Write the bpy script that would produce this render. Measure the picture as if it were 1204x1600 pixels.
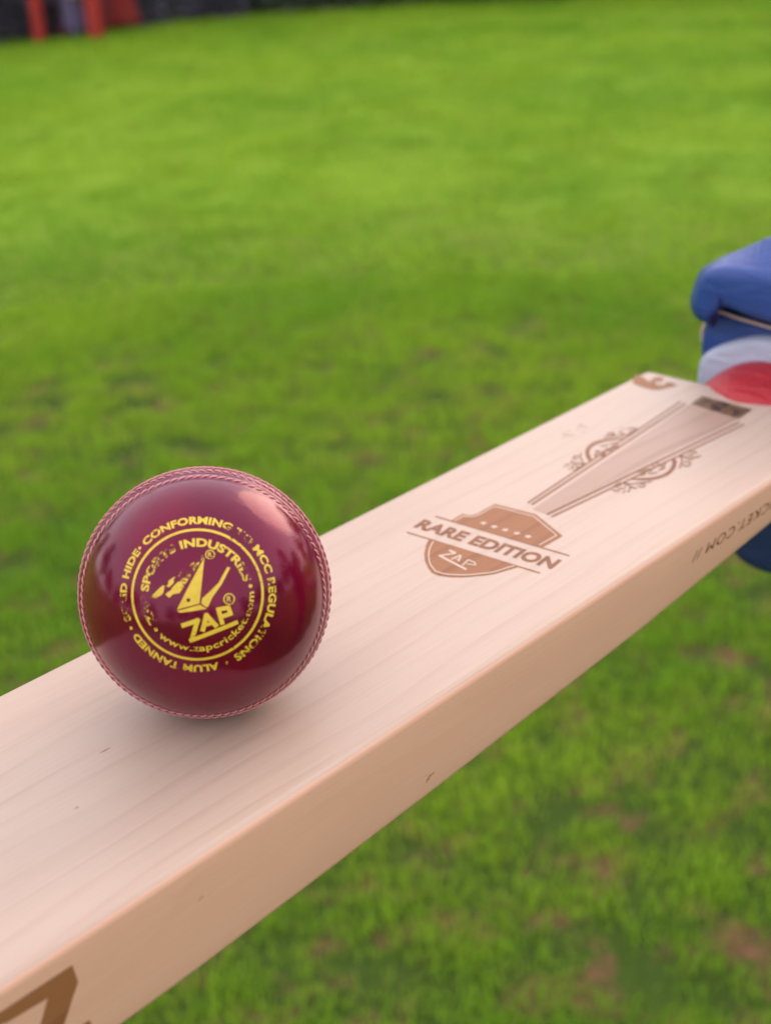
import bpy, bmesh, math, random
import numpy as np
from mathutils import Vector, Matrix, noise as mnoise

for o in list(bpy.data.objects):
    bpy.data.objects.remove(o, do_unlink=True)
SC = bpy.context.scene
COL = SC.collection
rng = random.Random(7)
nrg = np.random.default_rng(11)

# ------------------------------------------------------------------ camera
H = 1.20                       # height of the bat face above the lawn (m)
cam_d = bpy.data.cameras.new('camera')
cam = bpy.data.objects.new('camera', cam_d)
COL.objects.link(cam)
SC.camera = cam
RIGHT = Vector((0.664039609975934, -0.7462651006057479, -0.04625792905980944))
DOWN = Vector((-0.33739266896465675, -0.24385837841166286, -0.9092300469118583))
FWD = Vector((0.66724626886324, 0.6193718518760173, -0.4137159965383956))
m = Matrix((RIGHT, -DOWN, -FWD)).transposed().to_4x4()
m.translation = Vector((-0.24018, -0.29658, 0.22931 + H))
cam.matrix_world = m
cam_d.sensor_fit = 'VERTICAL'
cam_d.sensor_height = 24.0
cam_d.lens = 2302.87 / 1600.0 * 24.0
cam_d.clip_start = 0.02
cam_d.clip_end = 900.0
cam_d.dof.use_dof = True
cam_d.dof.focus_distance = 0.442
cam_d.dof.aperture_fstop = cam_d.lens / 4.5      # a 4.5 mm wide pupil
cam_d.dof.aperture_blades = 0

# ------------------------------------------------------------------ sky, sun, exposure
SUN_DIR = Vector((0.888, 0.078, 0.454)).normalized()
sun_el = math.asin(SUN_DIR.z)
world = bpy.data.worlds.new('World')
SC.world = world
world.use_nodes = True
wn = world.node_tree
bg = wn.nodes['Background']
sky = wn.nodes.new('ShaderNodeTexSky')
sky.sky_type = 'NISHITA'
sky.sun_disc = False
sky.sun_elevation = sun_el
sky.sun_rotation = math.atan2(SUN_DIR.x, SUN_DIR.y)
sky.altitude = 50
sky.air_density = 2.2
sky.dust_density = 1.0
sky.ozone_density = 2.0
hs = wn.nodes.new('ShaderNodeHueSaturation')          # thin evening haze takes most of the blue out of the sky
hs.inputs['Saturation'].default_value = 0.45
tint = wn.nodes.new('ShaderNodeMix')
tint.data_type = 'RGBA'
tint.blend_type = 'MULTIPLY'
tint.inputs[0].default_value = 1.0
tint.inputs[7].default_value = (1.0, 0.92, 0.96, 1)
wn.links.new(sky.outputs[0], hs.inputs['Color'])
wn.links.new(hs.outputs[0], tint.inputs[6])
veil = wn.nodes.new('ShaderNodeMix')                  # even haze colour over the whole sky, added to lighten the ball's shadow
veil.data_type = 'RGBA'
veil.inputs[0].default_value = 0.6
veil.inputs[7].default_value = (6.0, 5.5, 5.8, 1)
wn.links.new(tint.outputs[2], veil.inputs[6])
wn.links.new(veil.outputs[2], bg.inputs[0])
bg.inputs[1].default_value = 0.15
sun_d = bpy.data.lights.new('sun', 'SUN')
sun = bpy.data.objects.new('sun', sun_d)
COL.objects.link(sun)
sun.rotation_euler = SUN_DIR.to_track_quat('Z', 'Y').to_euler()
sun_d.energy = 0.5
sun_d.angle = math.radians(34)
sun_d.color = (1.0, 0.58, 0.31)
SC.view_settings.view_transform = 'Standard'
SC.view_settings.look = 'None'
SC.view_settings.exposure = 1.22
SC.view_settings.gamma = 1.0
SC.render.engine = 'CYCLES'
SC.cycles.use_denoising = True
SC.cycles.max_bounces = 8

T = {}
T['flour_r'] = [[[[207.93,-9.64],[208.25,-10.43],[208.56,-11.23],[208.87,-12.02],[209.21,-12.81],[209.62,-13.58],[210.09,-14.35],[210.59,-15.13],[211.15,-15.89],[211.76,-16.6],[212.44,-17.23],[213.2,-17.77],[214.02,-18.23],[214.9,-18.64],[215.81,-18.98],[216.73,-19.26],[217.68,-19.49],[218.67,-19.67],[219.69,-19.78],[220.76,-19.82],[221.89,-19.77],[223.11,-19.61],[224.38,-19.35],[225.66,-19.01],[226.91,-18.63],[228.12,-18.21],[229.35,-17.72],[230.57,-17.16],[231.73,-16.57],[232.8,-15.98],[233.81,-15.35],[234.77,-14.63],[235.5,-13.94],[235.96,-13.41],[236.24,-13.03],[236.54,-12.67]],[[208.35,-9.37],[208.94,-9.99],[209.52,-10.61],[210.11,-11.23],[210.7,-11.86],[211.3,-12.49],[211.91,-13.17],[212.51,-13.89],[213.13,-14.59],[213.77,-15.24],[214.47,-15.8],[215.23,-16.29],[216.03,-16.72],[216.88,-17.1],[217.76,-17.4],[218.68,-17.63],[219.63,-17.79],[220.62,-17.87],[221.64,-17.89],[222.66,-17.83],[223.66,-17.71],[224.67,-17.51],[225.73,-17.22],[226.8,-16.87],[227.85,-16.49],[228.81,-16.11],[229.66,-15.73],[230.47,-15.31],[231.25,-14.88],[231.95,-14.46],[232.48,-14.14],[232.75,-13.98],[232.97,-13.84],[233.32,-13.55],[233.81,-13.12],[234.35,-12.66]]],[[[221.79,-14.6],[221.95,-14.85],[222.35,-14.86],[222.73,-14.88],[223.11,-14.9],[223.48,-14.95],[223.86,-15.03],[224.24,-15.13],[224.63,-15.24],[225.02,-15.36],[225.69,-15.24]],[[222.19,-14.22],[222.82,-14.01],[223.22,-14.02],[223.62,-14.03],[224.03,-14.06],[224.44,-14.11],[224.85,-14.2],[225.25,-14.3],[225.65,-14.42],[226.04,-14.53],[226.15,-14.87]]],[[[227.72,-9.76],[227.19,-10.43],[226.65,-11.13],[226.25,-11.79],[225.93,-12.4],[225.77,-12.92],[225.8,-13.31],[225.98,-13.6],[226.28,-13.79],[226.65,-13.89],[227.1,-13.91],[227.68,-13.81],[228.35,-13.59],[229.02,-13.31],[229.64,-13.01],[230.22,-12.67],[230.67,-12.2],[230.72,-11.91],[230.65,-11.73],[230.43,-11.67],[230.22,-11.62]],[[228.19,-9.62],[227.98,-10.21],[227.69,-10.84],[227.31,-11.47],[227.03,-12.01],[226.9,-12.4],[226.93,-12.68],[227.06,-12.88],[227.28,-13.02],[227.56,-13.1],[227.83,-13.11],[228.16,-13.05],[228.63,-12.9],[229.14,-12.69],[229.58,-12.48],[229.73,-12.4],[229.59,-12.54],[229.57,-12.51],[229.52,-12.4],[229.58,-12.16],[229.7,-11.9]]],[[[224.97,-9.11],[223.19,-12.58]],[[225.68,-8.88],[223.9,-12.35]]],[[[220.95,-9.36],[220.12,-12.62]],[[221.55,-9.1],[220.72,-12.37]]],[[[225.7,-9.61],[230.2,-9.92]],[[226.16,-9.18],[230.67,-9.48]]],[[[218.83,-8.41],[218.72,-9.28],[218.82,-10.07],[218.92,-10.85],[219.05,-11.53],[219.23,-12.07],[219.46,-12.41],[219.75,-12.59],[220.06,-12.67],[220.35,-12.72],[220.81,-12.66]],[[219.2,-8.21],[219.54,-8.84],[219.64,-9.63],[219.74,-10.4],[219.87,-11.08],[220.03,-11.59],[220.24,-11.89],[220.47,-12.03],[220.73,-12.1],[221.03,-12.15],[221.13,-12.41]]],[[[214.62,-7.64],[215.08,-8.16],[215.61,-8.68],[216.21,-9.12],[216.7,-9.56],[217.01,-9.98],[217.12,-10.41],[217.08,-10.88],[216.94,-11.31],[216.74,-11.65],[216.66,-11.76],[216.66,-11.75],[216.36,-11.79],[215.94,-11.77],[215.5,-11.69],[215.1,-11.56],[214.76,-11.34],[214.43,-11.04],[214.1,-10.67],[213.68,-10.36],[213.23,-10.08]],[[214.96,-7.39],[215.65,-7.76],[216.37,-8.14],[216.97,-8.58],[217.48,-9.04],[217.81,-9.49],[217.93,-9.99],[217.89,-10.51],[217.72,-11.03],[217.45,-11.5],[217.01,-11.95],[216.35,-12.28],[215.82,-12.37],[215.31,-12.35],[214.82,-12.26],[214.39,-12.11],[214.01,-11.88],[213.66,-11.55],[213.33,-11.19],[213.1,-10.74],[212.89,-10.31]]],[[[216.76,-12.88],[216.77,-13.34],[217.01,-13.67],[217.25,-13.99],[217.52,-14.29],[217.83,-14.55],[218.18,-14.76],[218.56,-14.92],[218.96,-15.05],[219.35,-15.18],[219.95,-15.15]],[[217.15,-12.63],[217.63,-12.79],[217.87,-13.12],[218.11,-13.44],[218.36,-13.73],[218.65,-13.97],[218.97,-14.16],[219.33,-14.31],[219.72,-14.44],[220.11,-14.57],[220.29,-14.87]]],[[[204.08,-9.42],[203.94,-10.16],[203.85,-10.86],[203.84,-11.53],[203.93,-12.2],[204.19,-12.85],[204.66,-13.46],[205.28,-14.05],[206.0,-14.62],[206.75,-15.18],[207.48,-15.75],[208.18,-16.32],[208.91,-16.89],[209.65,-17.46],[210.45,-17.99],[211.33,-18.45]],[[204.43,-9.24],[204.6,-9.82],[204.63,-10.46],[204.62,-11.12],[204.71,-11.75],[204.95,-12.37],[205.4,-12.96],[206.02,-13.53],[206.73,-14.1],[207.48,-14.66],[208.21,-15.23],[208.92,-15.8],[209.64,-16.37],[210.38,-16.94],[211.07,-17.55],[211.66,-18.22]]],[[[204.54,-15.66],[204.35,-15.98],[204.13,-16.3],[203.97,-16.61],[203.88,-16.93],[203.88,-17.24],[203.97,-17.55],[204.12,-17.88],[204.33,-18.18],[204.58,-18.44],[204.87,-18.6],[205.23,-18.66],[205.68,-18.63],[206.14,-18.53],[206.62,-18.36],[207.11,-18.06],[207.43,-17.69],[207.61,-17.34],[207.7,-16.98],[207.71,-16.65],[207.59,-16.41],[207.31,-16.28],[206.91,-16.24],[206.45,-16.27],[205.94,-16.34],[205.47,-16.4]],[[204.85,-15.54],[204.82,-15.81],[204.76,-16.08],[204.67,-16.35],[204.59,-16.61],[204.59,-16.86],[204.67,-17.14],[204.81,-17.45],[205.01,-17.74],[205.24,-17.97],[205.47,-18.11],[205.74,-18.15],[206.08,-18.13],[206.42,-18.06],[206.67,-17.97],[206.72,-17.94],[206.79,-17.85],[206.91,-17.6],[206.99,-17.31],[206.99,-17.04],[206.92,-16.87],[206.72,-16.79],[206.4,-16.76],[206.0,-16.75],[205.6,-16.7],[205.24,-16.63]]],[[[198.0,-9.27],[198.61,-9.18],[199.23,-9.07],[199.84,-8.98],[200.41,-8.91],[200.97,-8.88],[201.54,-8.91],[202.14,-8.98],[202.69,-9.1],[203.12,-9.28],[203.37,-9.51],[203.44,-9.85],[203.36,-10.29],[203.17,-10.77],[202.9,-11.24],[202.61,-11.6],[202.24,-11.91],[201.71,-12.25],[201.12,-12.56],[200.57,-12.79],[200.16,-12.88],[199.83,-12.83],[199.51,-12.65],[199.24,-12.37],[199.04,-12.05],[198.92,-11.72],[198.89,-11.35],[198.94,-10.9],[199.06,-10.43],[199.22,-10.04],[199.33,-9.85],[199.26,-9.9],[199.43,-9.87],[199.71,-9.87],[200.0,-9.94],[200.24,-10.06],[200.42,-10.27],[200.59,-10.56],[200.76,-10.9],[200.93,-11.26],[201.1,-11.59]],[[198.16,-9.04],[198.82,-8.87],[199.49,-8.69],[200.18,-8.52],[200.85,-8.39],[201.47,-8.36],[202.08,-8.39],[202.71,-8.46],[203.29,-8.59],[203.77,-8.79],[204.07,-9.07],[204.15,-9.48],[204.07,-9.99],[203.85,-10.55],[203.52,-11.1],[203.09,-11.62],[202.51,-12.11],[201.8,-12.57],[201.06,-12.96],[200.33,-13.25],[199.71,-13.39],[199.24,-13.33],[198.87,-13.12],[198.57,-12.82],[198.35,-12.48],[198.22,-12.12],[198.18,-11.71],[198.24,-11.21],[198.37,-10.71],[198.55,-10.25],[198.83,-9.84],[199.39,-9.47],[199.86,-9.35],[200.25,-9.35],[200.61,-9.43],[200.9,-9.59],[201.1,-9.83],[201.22,-10.18],[201.29,-10.59],[201.35,-11.01],[201.42,-11.4]]],[[[204.12,-10.89],[203.49,-11.57],[203.08,-12.18],[202.68,-12.81],[202.32,-13.47],[202.03,-14.14],[201.85,-14.82],[201.76,-15.5],[201.71,-16.18],[201.67,-16.85],[201.88,-17.38]],[[204.52,-10.79],[204.38,-11.35],[203.97,-11.97],[203.59,-12.57],[203.26,-13.16],[203.0,-13.76],[202.84,-14.38],[202.75,-15.03],[202.7,-15.7],[202.66,-16.37],[202.33,-17.17]]],[[[202.6,-13.97],[201.99,-14.15],[201.39,-14.48],[200.81,-14.79],[200.28,-15.07],[199.79,-15.29],[199.33,-15.46],[198.88,-15.6],[198.42,-15.72],[197.94,-15.84],[197.35,-16.16]],[[202.62,-14.19],[202.05,-14.64],[201.46,-14.96],[200.85,-15.29],[200.23,-15.61],[199.62,-15.89],[199.04,-16.1],[198.5,-16.27],[198.0,-16.4],[197.53,-16.52],[197.17,-16.46]]],[[[198.68,-14.41],[195.68,-15.05]],[[198.37,-14.86],[195.38,-15.49]]],[[[195.68,-10.33],[195.43,-10.76],[195.38,-11.09],[195.34,-11.42],[195.34,-11.75],[195.4,-12.07],[195.55,-12.35],[195.77,-12.61],[196.01,-12.84],[196.26,-13.07],[196.71,-13.16]],[[196.06,-10.15],[196.26,-10.36],[196.21,-10.69],[196.18,-11.01],[196.17,-11.3],[196.23,-11.57],[196.36,-11.82],[196.56,-12.06],[196.8,-12.29],[197.05,-12.52],[197.06,-12.91]]],[[[239.21,-13.0],[238.55,-13.62],[238.06,-14.22],[237.68,-14.75],[237.26,-15.22],[236.79,-15.64],[236.14,-16.06],[235.31,-16.53],[234.37,-17.0],[233.39,-17.47],[232.44,-17.91],[231.56,-18.29],[230.69,-18.65],[229.8,-18.99],[228.87,-19.38],[227.92,-19.87]],[[239.7,-12.9],[239.49,-13.41],[239.18,-13.96],[238.73,-14.56],[238.16,-15.21],[237.39,-15.87],[236.45,-16.5],[235.43,-17.07],[234.38,-17.6],[233.34,-18.09],[232.36,-18.54],[231.41,-18.96],[230.46,-19.34],[229.54,-19.69],[228.66,-19.98],[227.82,-20.18]]],[[[232.02,-18.8],[231.81,-19.21],[231.59,-19.63],[231.44,-20.02],[231.38,-20.39],[231.42,-20.72],[231.56,-21.01],[231.77,-21.28],[232.05,-21.51],[232.37,-21.68],[232.75,-21.77],[233.22,-21.75],[233.77,-21.65],[234.36,-21.46],[234.98,-21.17],[235.57,-20.75],[235.95,-20.3],[236.22,-19.82],[236.41,-19.32],[236.5,-18.86],[236.44,-18.49],[236.18,-18.26],[235.77,-18.12],[235.26,-18.07],[234.69,-18.09],[234.17,-18.08]],[[232.43,-18.64],[232.44,-18.96],[232.43,-19.29],[232.35,-19.64],[232.3,-19.95],[232.33,-20.23],[232.45,-20.48],[232.64,-20.72],[232.89,-20.93],[233.17,-21.08],[233.45,-21.15],[233.77,-21.13],[234.15,-21.06],[234.53,-20.94],[234.81,-20.81],[234.93,-20.73],[235.11,-20.5],[235.33,-20.12],[235.5,-19.69],[235.57,-19.3],[235.53,-19.02],[235.34,-18.85],[235.0,-18.75],[234.58,-18.66],[234.18,-18.52],[233.83,-18.36]]],[[[239.27,-13.23],[238.95,-14.02],[238.99,-14.63],[239.03,-15.23],[239.02,-15.84],[238.95,-16.47],[238.78,-17.12],[238.53,-17.8],[238.24,-18.5],[237.94,-19.21],[237.99,-19.8]],[[239.83,-12.94],[240.2,-13.39],[240.25,-14.0],[240.29,-14.62],[240.28,-15.26],[240.19,-15.93],[240.01,-16.63],[239.75,-17.35],[239.45,-18.07],[239.15,-18.78],[238.54,-19.6]]],[[[239.58,-18.15],[239.7,-18.55],[240.05,-18.8],[240.41,-19.04],[240.81,-19.28],[241.27,-19.5],[241.81,-19.7],[242.42,-19.89],[243.05,-20.06],[243.69,-20.23],[244.54,-20.24]],[[239.97,-17.89],[240.57,-17.96],[240.92,-18.21],[241.27,-18.45],[241.66,-18.68],[242.1,-18.89],[242.63,-19.08],[243.22,-19.27],[243.85,-19.44],[244.5,-19.61],[244.9,-19.96]]],[[[240.74,-18.2],[241.71,-20.34]],[[241.09,-18.01],[242.06,-20.14]]],[[[240.74,-13.6],[241.21,-13.65],[241.68,-13.69],[242.19,-13.68],[242.69,-13.67],[243.18,-13.72],[243.72,-13.82],[244.3,-13.96],[244.84,-14.14],[245.23,-14.35],[245.4,-14.59],[245.33,-14.9],[245.07,-15.33],[244.69,-15.79],[244.29,-16.18],[244.07,-16.35],[243.92,-16.41],[243.55,-16.48],[243.13,-16.49],[242.77,-16.44],[242.55,-16.33],[242.49,-16.15],[242.54,-15.85],[242.64,-15.48],[242.67,-15.1],[242.67,-14.76]],[[241.05,-13.28],[241.67,-13.17],[242.3,-13.04],[242.89,-12.97],[243.46,-12.97],[244.0,-13.02],[244.57,-13.13],[245.18,-13.27],[245.76,-13.46],[246.21,-13.71],[246.44,-14.05],[246.34,-14.54],[245.99,-15.11],[245.5,-15.7],[244.94,-16.25],[244.29,-16.73],[243.56,-17.04],[242.92,-17.17],[242.36,-17.18],[241.89,-17.11],[241.57,-16.95],[241.46,-16.66],[241.52,-16.27],[241.7,-15.84],[241.97,-15.38],[242.21,-14.94]]],[[[246.71,-15.15],[246.23,-15.55],[246.1,-15.83],[245.98,-16.11],[245.85,-16.37],[245.71,-16.6],[245.58,-16.81],[245.43,-17.0],[245.26,-17.2],[245.08,-17.41],[245.19,-17.58]],[[247.26,-14.96],[247.47,-15.12],[247.34,-15.4],[247.2,-15.69],[247.06,-15.98],[246.89,-16.27],[246.71,-16.54],[246.51,-16.8],[246.32,-17.03],[246.14,-17.24],[245.67,-17.5]]]]
T['flour_l'] = [[[[215.92,12.69],[216.63,13.41],[217.32,14.13],[217.97,14.79],[218.59,15.39],[219.21,15.94],[219.92,16.55],[220.69,17.18],[221.44,17.76],[222.13,18.25],[222.75,18.66],[223.37,19.02],[224.05,19.38],[224.78,19.72],[225.56,20.03],[226.38,20.29],[227.25,20.5],[228.15,20.66],[229.08,20.76],[230.01,20.8],[230.94,20.78],[231.87,20.68],[232.81,20.51],[233.75,20.28],[234.66,19.99],[235.52,19.64],[236.34,19.22],[237.13,18.72],[237.89,18.17],[238.61,17.62],[239.29,17.11],[239.91,16.66],[240.48,16.23],[241.01,15.82],[241.54,15.4],[242.09,14.98]],[[213.99,12.58],[214.54,13.26],[215.08,13.95],[215.67,14.69],[216.38,15.49],[217.2,16.32],[218.09,17.14],[219.05,17.96],[220.1,18.8],[221.25,19.63],[222.45,20.39],[223.63,21.02],[224.77,21.53],[225.87,21.94],[226.94,22.26],[227.98,22.5],[229.0,22.67],[230.02,22.78],[231.01,22.81],[231.99,22.77],[232.94,22.66],[233.86,22.46],[234.77,22.2],[235.65,21.86],[236.5,21.48],[237.31,21.05],[238.09,20.55],[238.84,19.98],[239.55,19.37],[240.19,18.75],[240.77,18.16],[241.24,17.6],[241.63,17.03],[241.97,16.47],[242.29,15.91],[242.64,15.36]]],[[[229.67,18.15],[229.81,17.74],[230.18,17.5],[230.54,17.26],[230.9,17.03],[231.25,16.82],[231.57,16.64],[231.89,16.48],[232.19,16.33],[232.49,16.19],[233.02,16.22]],[[230.04,18.43],[230.64,18.37],[231.01,18.13],[231.37,17.89],[231.73,17.66],[232.07,17.46],[232.39,17.28],[232.7,17.12],[233.0,16.98],[233.3,16.83],[233.38,16.5]]],[[[234.21,16.67],[234.27,16.25],[234.55,15.99],[234.83,15.74],[235.11,15.49],[235.38,15.25],[235.63,15.03],[235.87,14.83],[236.11,14.63],[236.35,14.44],[236.8,14.4]],[[234.57,16.92],[235.07,16.82],[235.35,16.56],[235.63,16.3],[235.9,16.05],[236.17,15.82],[236.42,15.6],[236.66,15.4],[236.9,15.2],[237.14,15.01],[237.16,14.65]]],[[[228.73,15.2],[228.53,14.68],[228.42,14.22],[228.42,13.79],[228.53,13.38],[228.84,13.03],[229.4,12.77],[230.17,12.56],[231.01,12.4],[231.81,12.26],[232.45,12.14],[232.91,12.04],[233.27,11.98],[233.57,11.93],[233.92,11.94],[234.41,12.05]],[[229.23,15.47],[229.47,15.19],[229.52,14.81],[229.52,14.42],[229.61,14.08],[229.86,13.8],[230.36,13.56],[231.09,13.37],[231.92,13.21],[232.72,13.07],[233.37,12.95],[233.83,12.85],[234.18,12.78],[234.47,12.74],[234.69,12.63],[234.82,12.41]]],[[[225.58,13.34],[225.77,13.02],[226.26,13.0],[226.72,12.98],[227.09,12.91],[227.36,12.77],[227.52,12.53],[227.6,12.19],[227.63,11.79],[227.64,11.35],[228.07,11.15]],[[226.06,13.8],[226.8,14.03],[227.3,14.02],[227.8,13.99],[228.27,13.9],[228.65,13.7],[228.87,13.38],[228.97,12.98],[229.0,12.54],[229.01,12.11],[228.68,11.5]]],[[[224.08,16.95],[223.74,16.44],[223.71,16.1],[223.67,15.75],[223.63,15.4],[223.57,15.03],[223.5,14.64],[223.41,14.22],[223.32,13.79],[223.22,13.36],[223.42,13.07]],[[224.57,17.2],[224.83,17.0],[224.8,16.66],[224.76,16.31],[224.71,15.95],[224.65,15.57],[224.58,15.16],[224.49,14.74],[224.39,14.3],[224.29,13.87],[223.9,13.3]]],[[[226.5,17.24],[224.45,15.3]],[[226.84,17.2],[224.78,15.26]]],[[[221.48,15.45],[220.97,15.22],[220.57,14.89],[220.12,14.53],[219.69,14.09],[219.6,13.63],[220.03,13.59],[220.57,13.71],[221.18,13.89],[221.8,14.07],[222.5,14.46]],[[221.75,15.36],[221.55,14.98],[221.12,14.64],[220.79,14.37],[220.71,14.3],[220.72,14.47],[220.77,14.49],[221.16,14.58],[221.72,14.74],[222.35,14.93],[222.76,14.85]]],[[[225.6,14.64],[224.78,13.9],[224.43,13.26],[224.1,12.71],[223.85,12.36],[223.91,12.38],[223.89,12.4],[223.44,12.34],[222.83,12.34],[222.15,12.35],[221.15,11.96]],[[226.32,14.85],[226.4,14.41],[226.06,13.79],[225.66,13.13],[225.12,12.42],[224.13,11.61],[223.05,11.15],[222.26,11.04],[221.56,11.03],[220.9,11.04],[220.61,11.37]]],[[[220.36,20.84],[219.63,20.61],[218.87,20.33],[218.04,19.95],[217.15,19.48],[216.22,18.86],[215.28,18.1],[214.36,17.25],[213.48,16.38],[212.69,15.54],[212.02,14.82],[211.51,14.2],[211.13,13.67],[210.85,13.2],[210.68,12.8],[210.6,12.41]],[[220.28,20.52],[219.44,20.01],[218.63,19.61],[217.9,19.28],[217.23,18.93],[216.59,18.51],[215.86,17.92],[215.05,17.16],[214.23,16.35],[213.47,15.55],[212.85,14.88],[212.42,14.36],[212.11,13.92],[211.86,13.51],[211.53,13.05],[211.04,12.54]]],[[[216.75,19.28],[216.72,19.63],[216.69,19.98],[216.54,20.26],[216.35,20.5],[216.08,20.69],[215.72,20.82],[215.29,20.9],[214.82,20.93],[214.33,20.89],[213.74,20.68],[213.14,20.24],[212.7,19.76],[212.35,19.27],[212.14,18.8],[212.13,18.44],[212.39,18.24],[212.83,18.16],[213.35,18.13],[213.96,18.19],[214.54,18.25]],[[216.36,19.02],[216.08,19.2],[215.84,19.41],[215.7,19.68],[215.53,19.9],[215.31,20.05],[214.99,20.16],[214.6,20.24],[214.19,20.27],[213.84,20.24],[213.7,20.2],[213.63,20.14],[213.38,19.86],[213.13,19.51],[212.98,19.19],[212.97,18.99],[213.14,18.88],[213.51,18.82],[214.0,18.79],[214.45,18.69],[214.84,18.55]]],[[[210.48,19.34],[210.02,18.92],[209.62,18.52],[209.26,18.07],[208.95,17.57],[208.78,17.07],[208.8,16.57],[208.93,16.08],[209.13,15.59],[209.35,15.11],[209.52,14.65],[209.65,14.19],[209.78,13.75],[209.91,13.3],[210.11,12.9],[210.43,12.58]],[[210.84,19.41],[210.67,19.01],[210.38,18.61],[210.09,18.25],[209.88,17.92],[209.76,17.57],[209.77,17.15],[209.9,16.7],[210.1,16.22],[210.31,15.73],[210.49,15.26],[210.62,14.8],[210.75,14.35],[210.88,13.9],[210.93,13.41],[210.87,12.85]]],[[[205.59,18.86],[208.15,17.24]],[[205.89,19.09],[208.45,17.47]]],[[[203.59,17.79],[206.43,17.09]],[[203.81,17.99],[206.64,17.29]]],[[[203.58,11.85],[203.79,12.37],[203.98,12.9],[204.12,13.38],[204.26,13.8],[204.43,14.12],[204.66,14.39],[204.94,14.64],[205.24,14.84],[205.51,14.99],[205.73,15.06],[206.01,15.05],[206.35,14.96],[206.67,14.79],[206.92,14.57],[207.06,14.35],[207.07,14.08],[206.98,13.72],[206.82,13.34],[206.65,13.04],[206.64,13.0],[206.85,13.11],[206.7,13.15],[206.45,13.23],[206.12,13.28],[205.81,13.3]],[[203.24,11.69],[203.27,12.12],[203.28,12.56],[203.36,13.03],[203.52,13.51],[203.78,13.97],[204.16,14.42],[204.63,14.84],[205.15,15.21],[205.69,15.49],[206.2,15.65],[206.63,15.65],[207.03,15.54],[207.38,15.35],[207.66,15.11],[207.83,14.84],[207.84,14.48],[207.73,14.05],[207.55,13.6],[207.32,13.2],[206.93,12.78],[206.33,12.52],[206.04,12.57],[205.81,12.7],[205.65,12.88],[205.51,13.04]]],[[[203.67,15.65],[201.94,13.53]],[[204.08,15.7],[202.34,13.58]]],[[[203.1,11.85],[203.62,11.7],[204.32,11.75],[205.02,11.81],[205.73,11.87],[206.43,11.94],[207.11,12.04],[207.79,12.15],[208.46,12.26],[209.13,12.38],[209.95,12.69]],[[203.38,12.18],[204.25,12.44],[204.96,12.49],[205.66,12.54],[206.35,12.61],[207.03,12.68],[207.7,12.77],[208.36,12.88],[209.03,12.99],[209.69,13.11],[210.21,13.02]]],[[[238.65,22.58],[238.91,22.18],[239.26,21.86],[239.66,21.58],[240.08,21.26],[240.54,20.89],[241.08,20.44],[241.69,19.93],[242.31,19.4],[242.88,18.86],[243.33,18.36],[243.65,17.9],[243.87,17.46],[244.04,17.02],[244.25,16.62],[244.59,16.28]],[[238.98,22.82],[239.53,22.64],[239.98,22.41],[240.39,22.12],[240.82,21.8],[241.28,21.43],[241.83,20.98],[242.44,20.47],[243.06,19.93],[243.63,19.39],[244.09,18.87],[244.42,18.4],[244.65,17.94],[244.82,17.5],[244.92,17.03],[244.94,16.49]]],[[[241.59,21.89],[242.02,22.23],[242.42,22.61],[242.66,22.88],[242.72,22.95],[242.7,22.93],[243.03,22.93],[243.51,22.82],[244.0,22.63],[244.4,22.4],[244.61,22.18],[244.63,21.91],[244.52,21.56],[244.33,21.21],[244.16,20.99],[244.41,21.13],[244.39,21.17],[244.11,21.29],[243.79,21.5],[243.33,21.66],[242.86,21.75]],[[241.27,21.87],[241.45,22.16],[241.64,22.5],[242.0,22.9],[242.58,23.37],[243.3,23.67],[243.84,23.67],[244.39,23.55],[244.91,23.35],[245.35,23.09],[245.61,22.81],[245.64,22.43],[245.5,21.96],[245.23,21.47],[244.84,20.99],[244.06,20.47],[243.54,20.44],[243.19,20.59],[242.85,20.81],[242.63,21.13],[242.45,21.43]]],[[[246.97,20.82],[246.68,20.31],[246.43,19.81],[246.32,19.37],[246.21,18.93],[246.12,18.48],[245.98,17.99],[245.78,17.44],[245.61,16.86],[245.57,16.33],[245.8,15.93],[246.32,15.72],[247.04,15.64],[247.88,15.64],[248.77,15.69],[249.65,15.76],[250.54,15.86],[251.47,16.01],[252.43,16.2],[253.47,16.49],[254.51,16.79]],[[247.49,21.06],[247.55,20.71],[247.58,20.35],[247.47,19.91],[247.37,19.48],[247.27,19.02],[247.12,18.49],[246.91,17.94],[246.76,17.42],[246.73,17.0],[246.88,16.71],[247.29,16.54],[247.93,16.47],[248.71,16.48],[249.58,16.53],[250.43,16.59],[251.27,16.69],[252.16,16.84],[253.1,17.02],[253.97,17.11],[254.82,17.16]]],[[[251.52,22.79],[248.66,20.16]],[[251.82,22.76],[248.97,20.13]]],[[[253.37,21.96],[249.53,19.99]],[[253.35,21.74],[249.51,19.77]]],[[[251.63,19.38],[251.94,19.12],[252.29,18.89],[252.73,18.75],[253.14,18.58],[253.48,18.38],[253.83,18.12],[254.18,17.83],[254.46,17.51],[254.59,17.23],[254.58,17.1],[254.49,17.04],[254.03,16.78],[253.37,16.5],[252.72,16.3],[252.2,16.23],[251.77,16.34],[251.36,16.61],[250.97,16.99],[250.46,17.31],[249.91,17.57]],[[252.03,19.71],[252.61,19.67],[253.18,19.62],[253.64,19.47],[254.07,19.3],[254.45,19.08],[254.8,18.81],[255.17,18.5],[255.47,18.16],[255.62,17.8],[255.47,17.32],[254.78,16.72],[253.95,16.25],[253.06,15.86],[252.18,15.59],[251.42,15.49],[250.86,15.63],[250.4,15.93],[250.0,16.32],[249.73,16.8],[249.47,17.26]]]]
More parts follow.
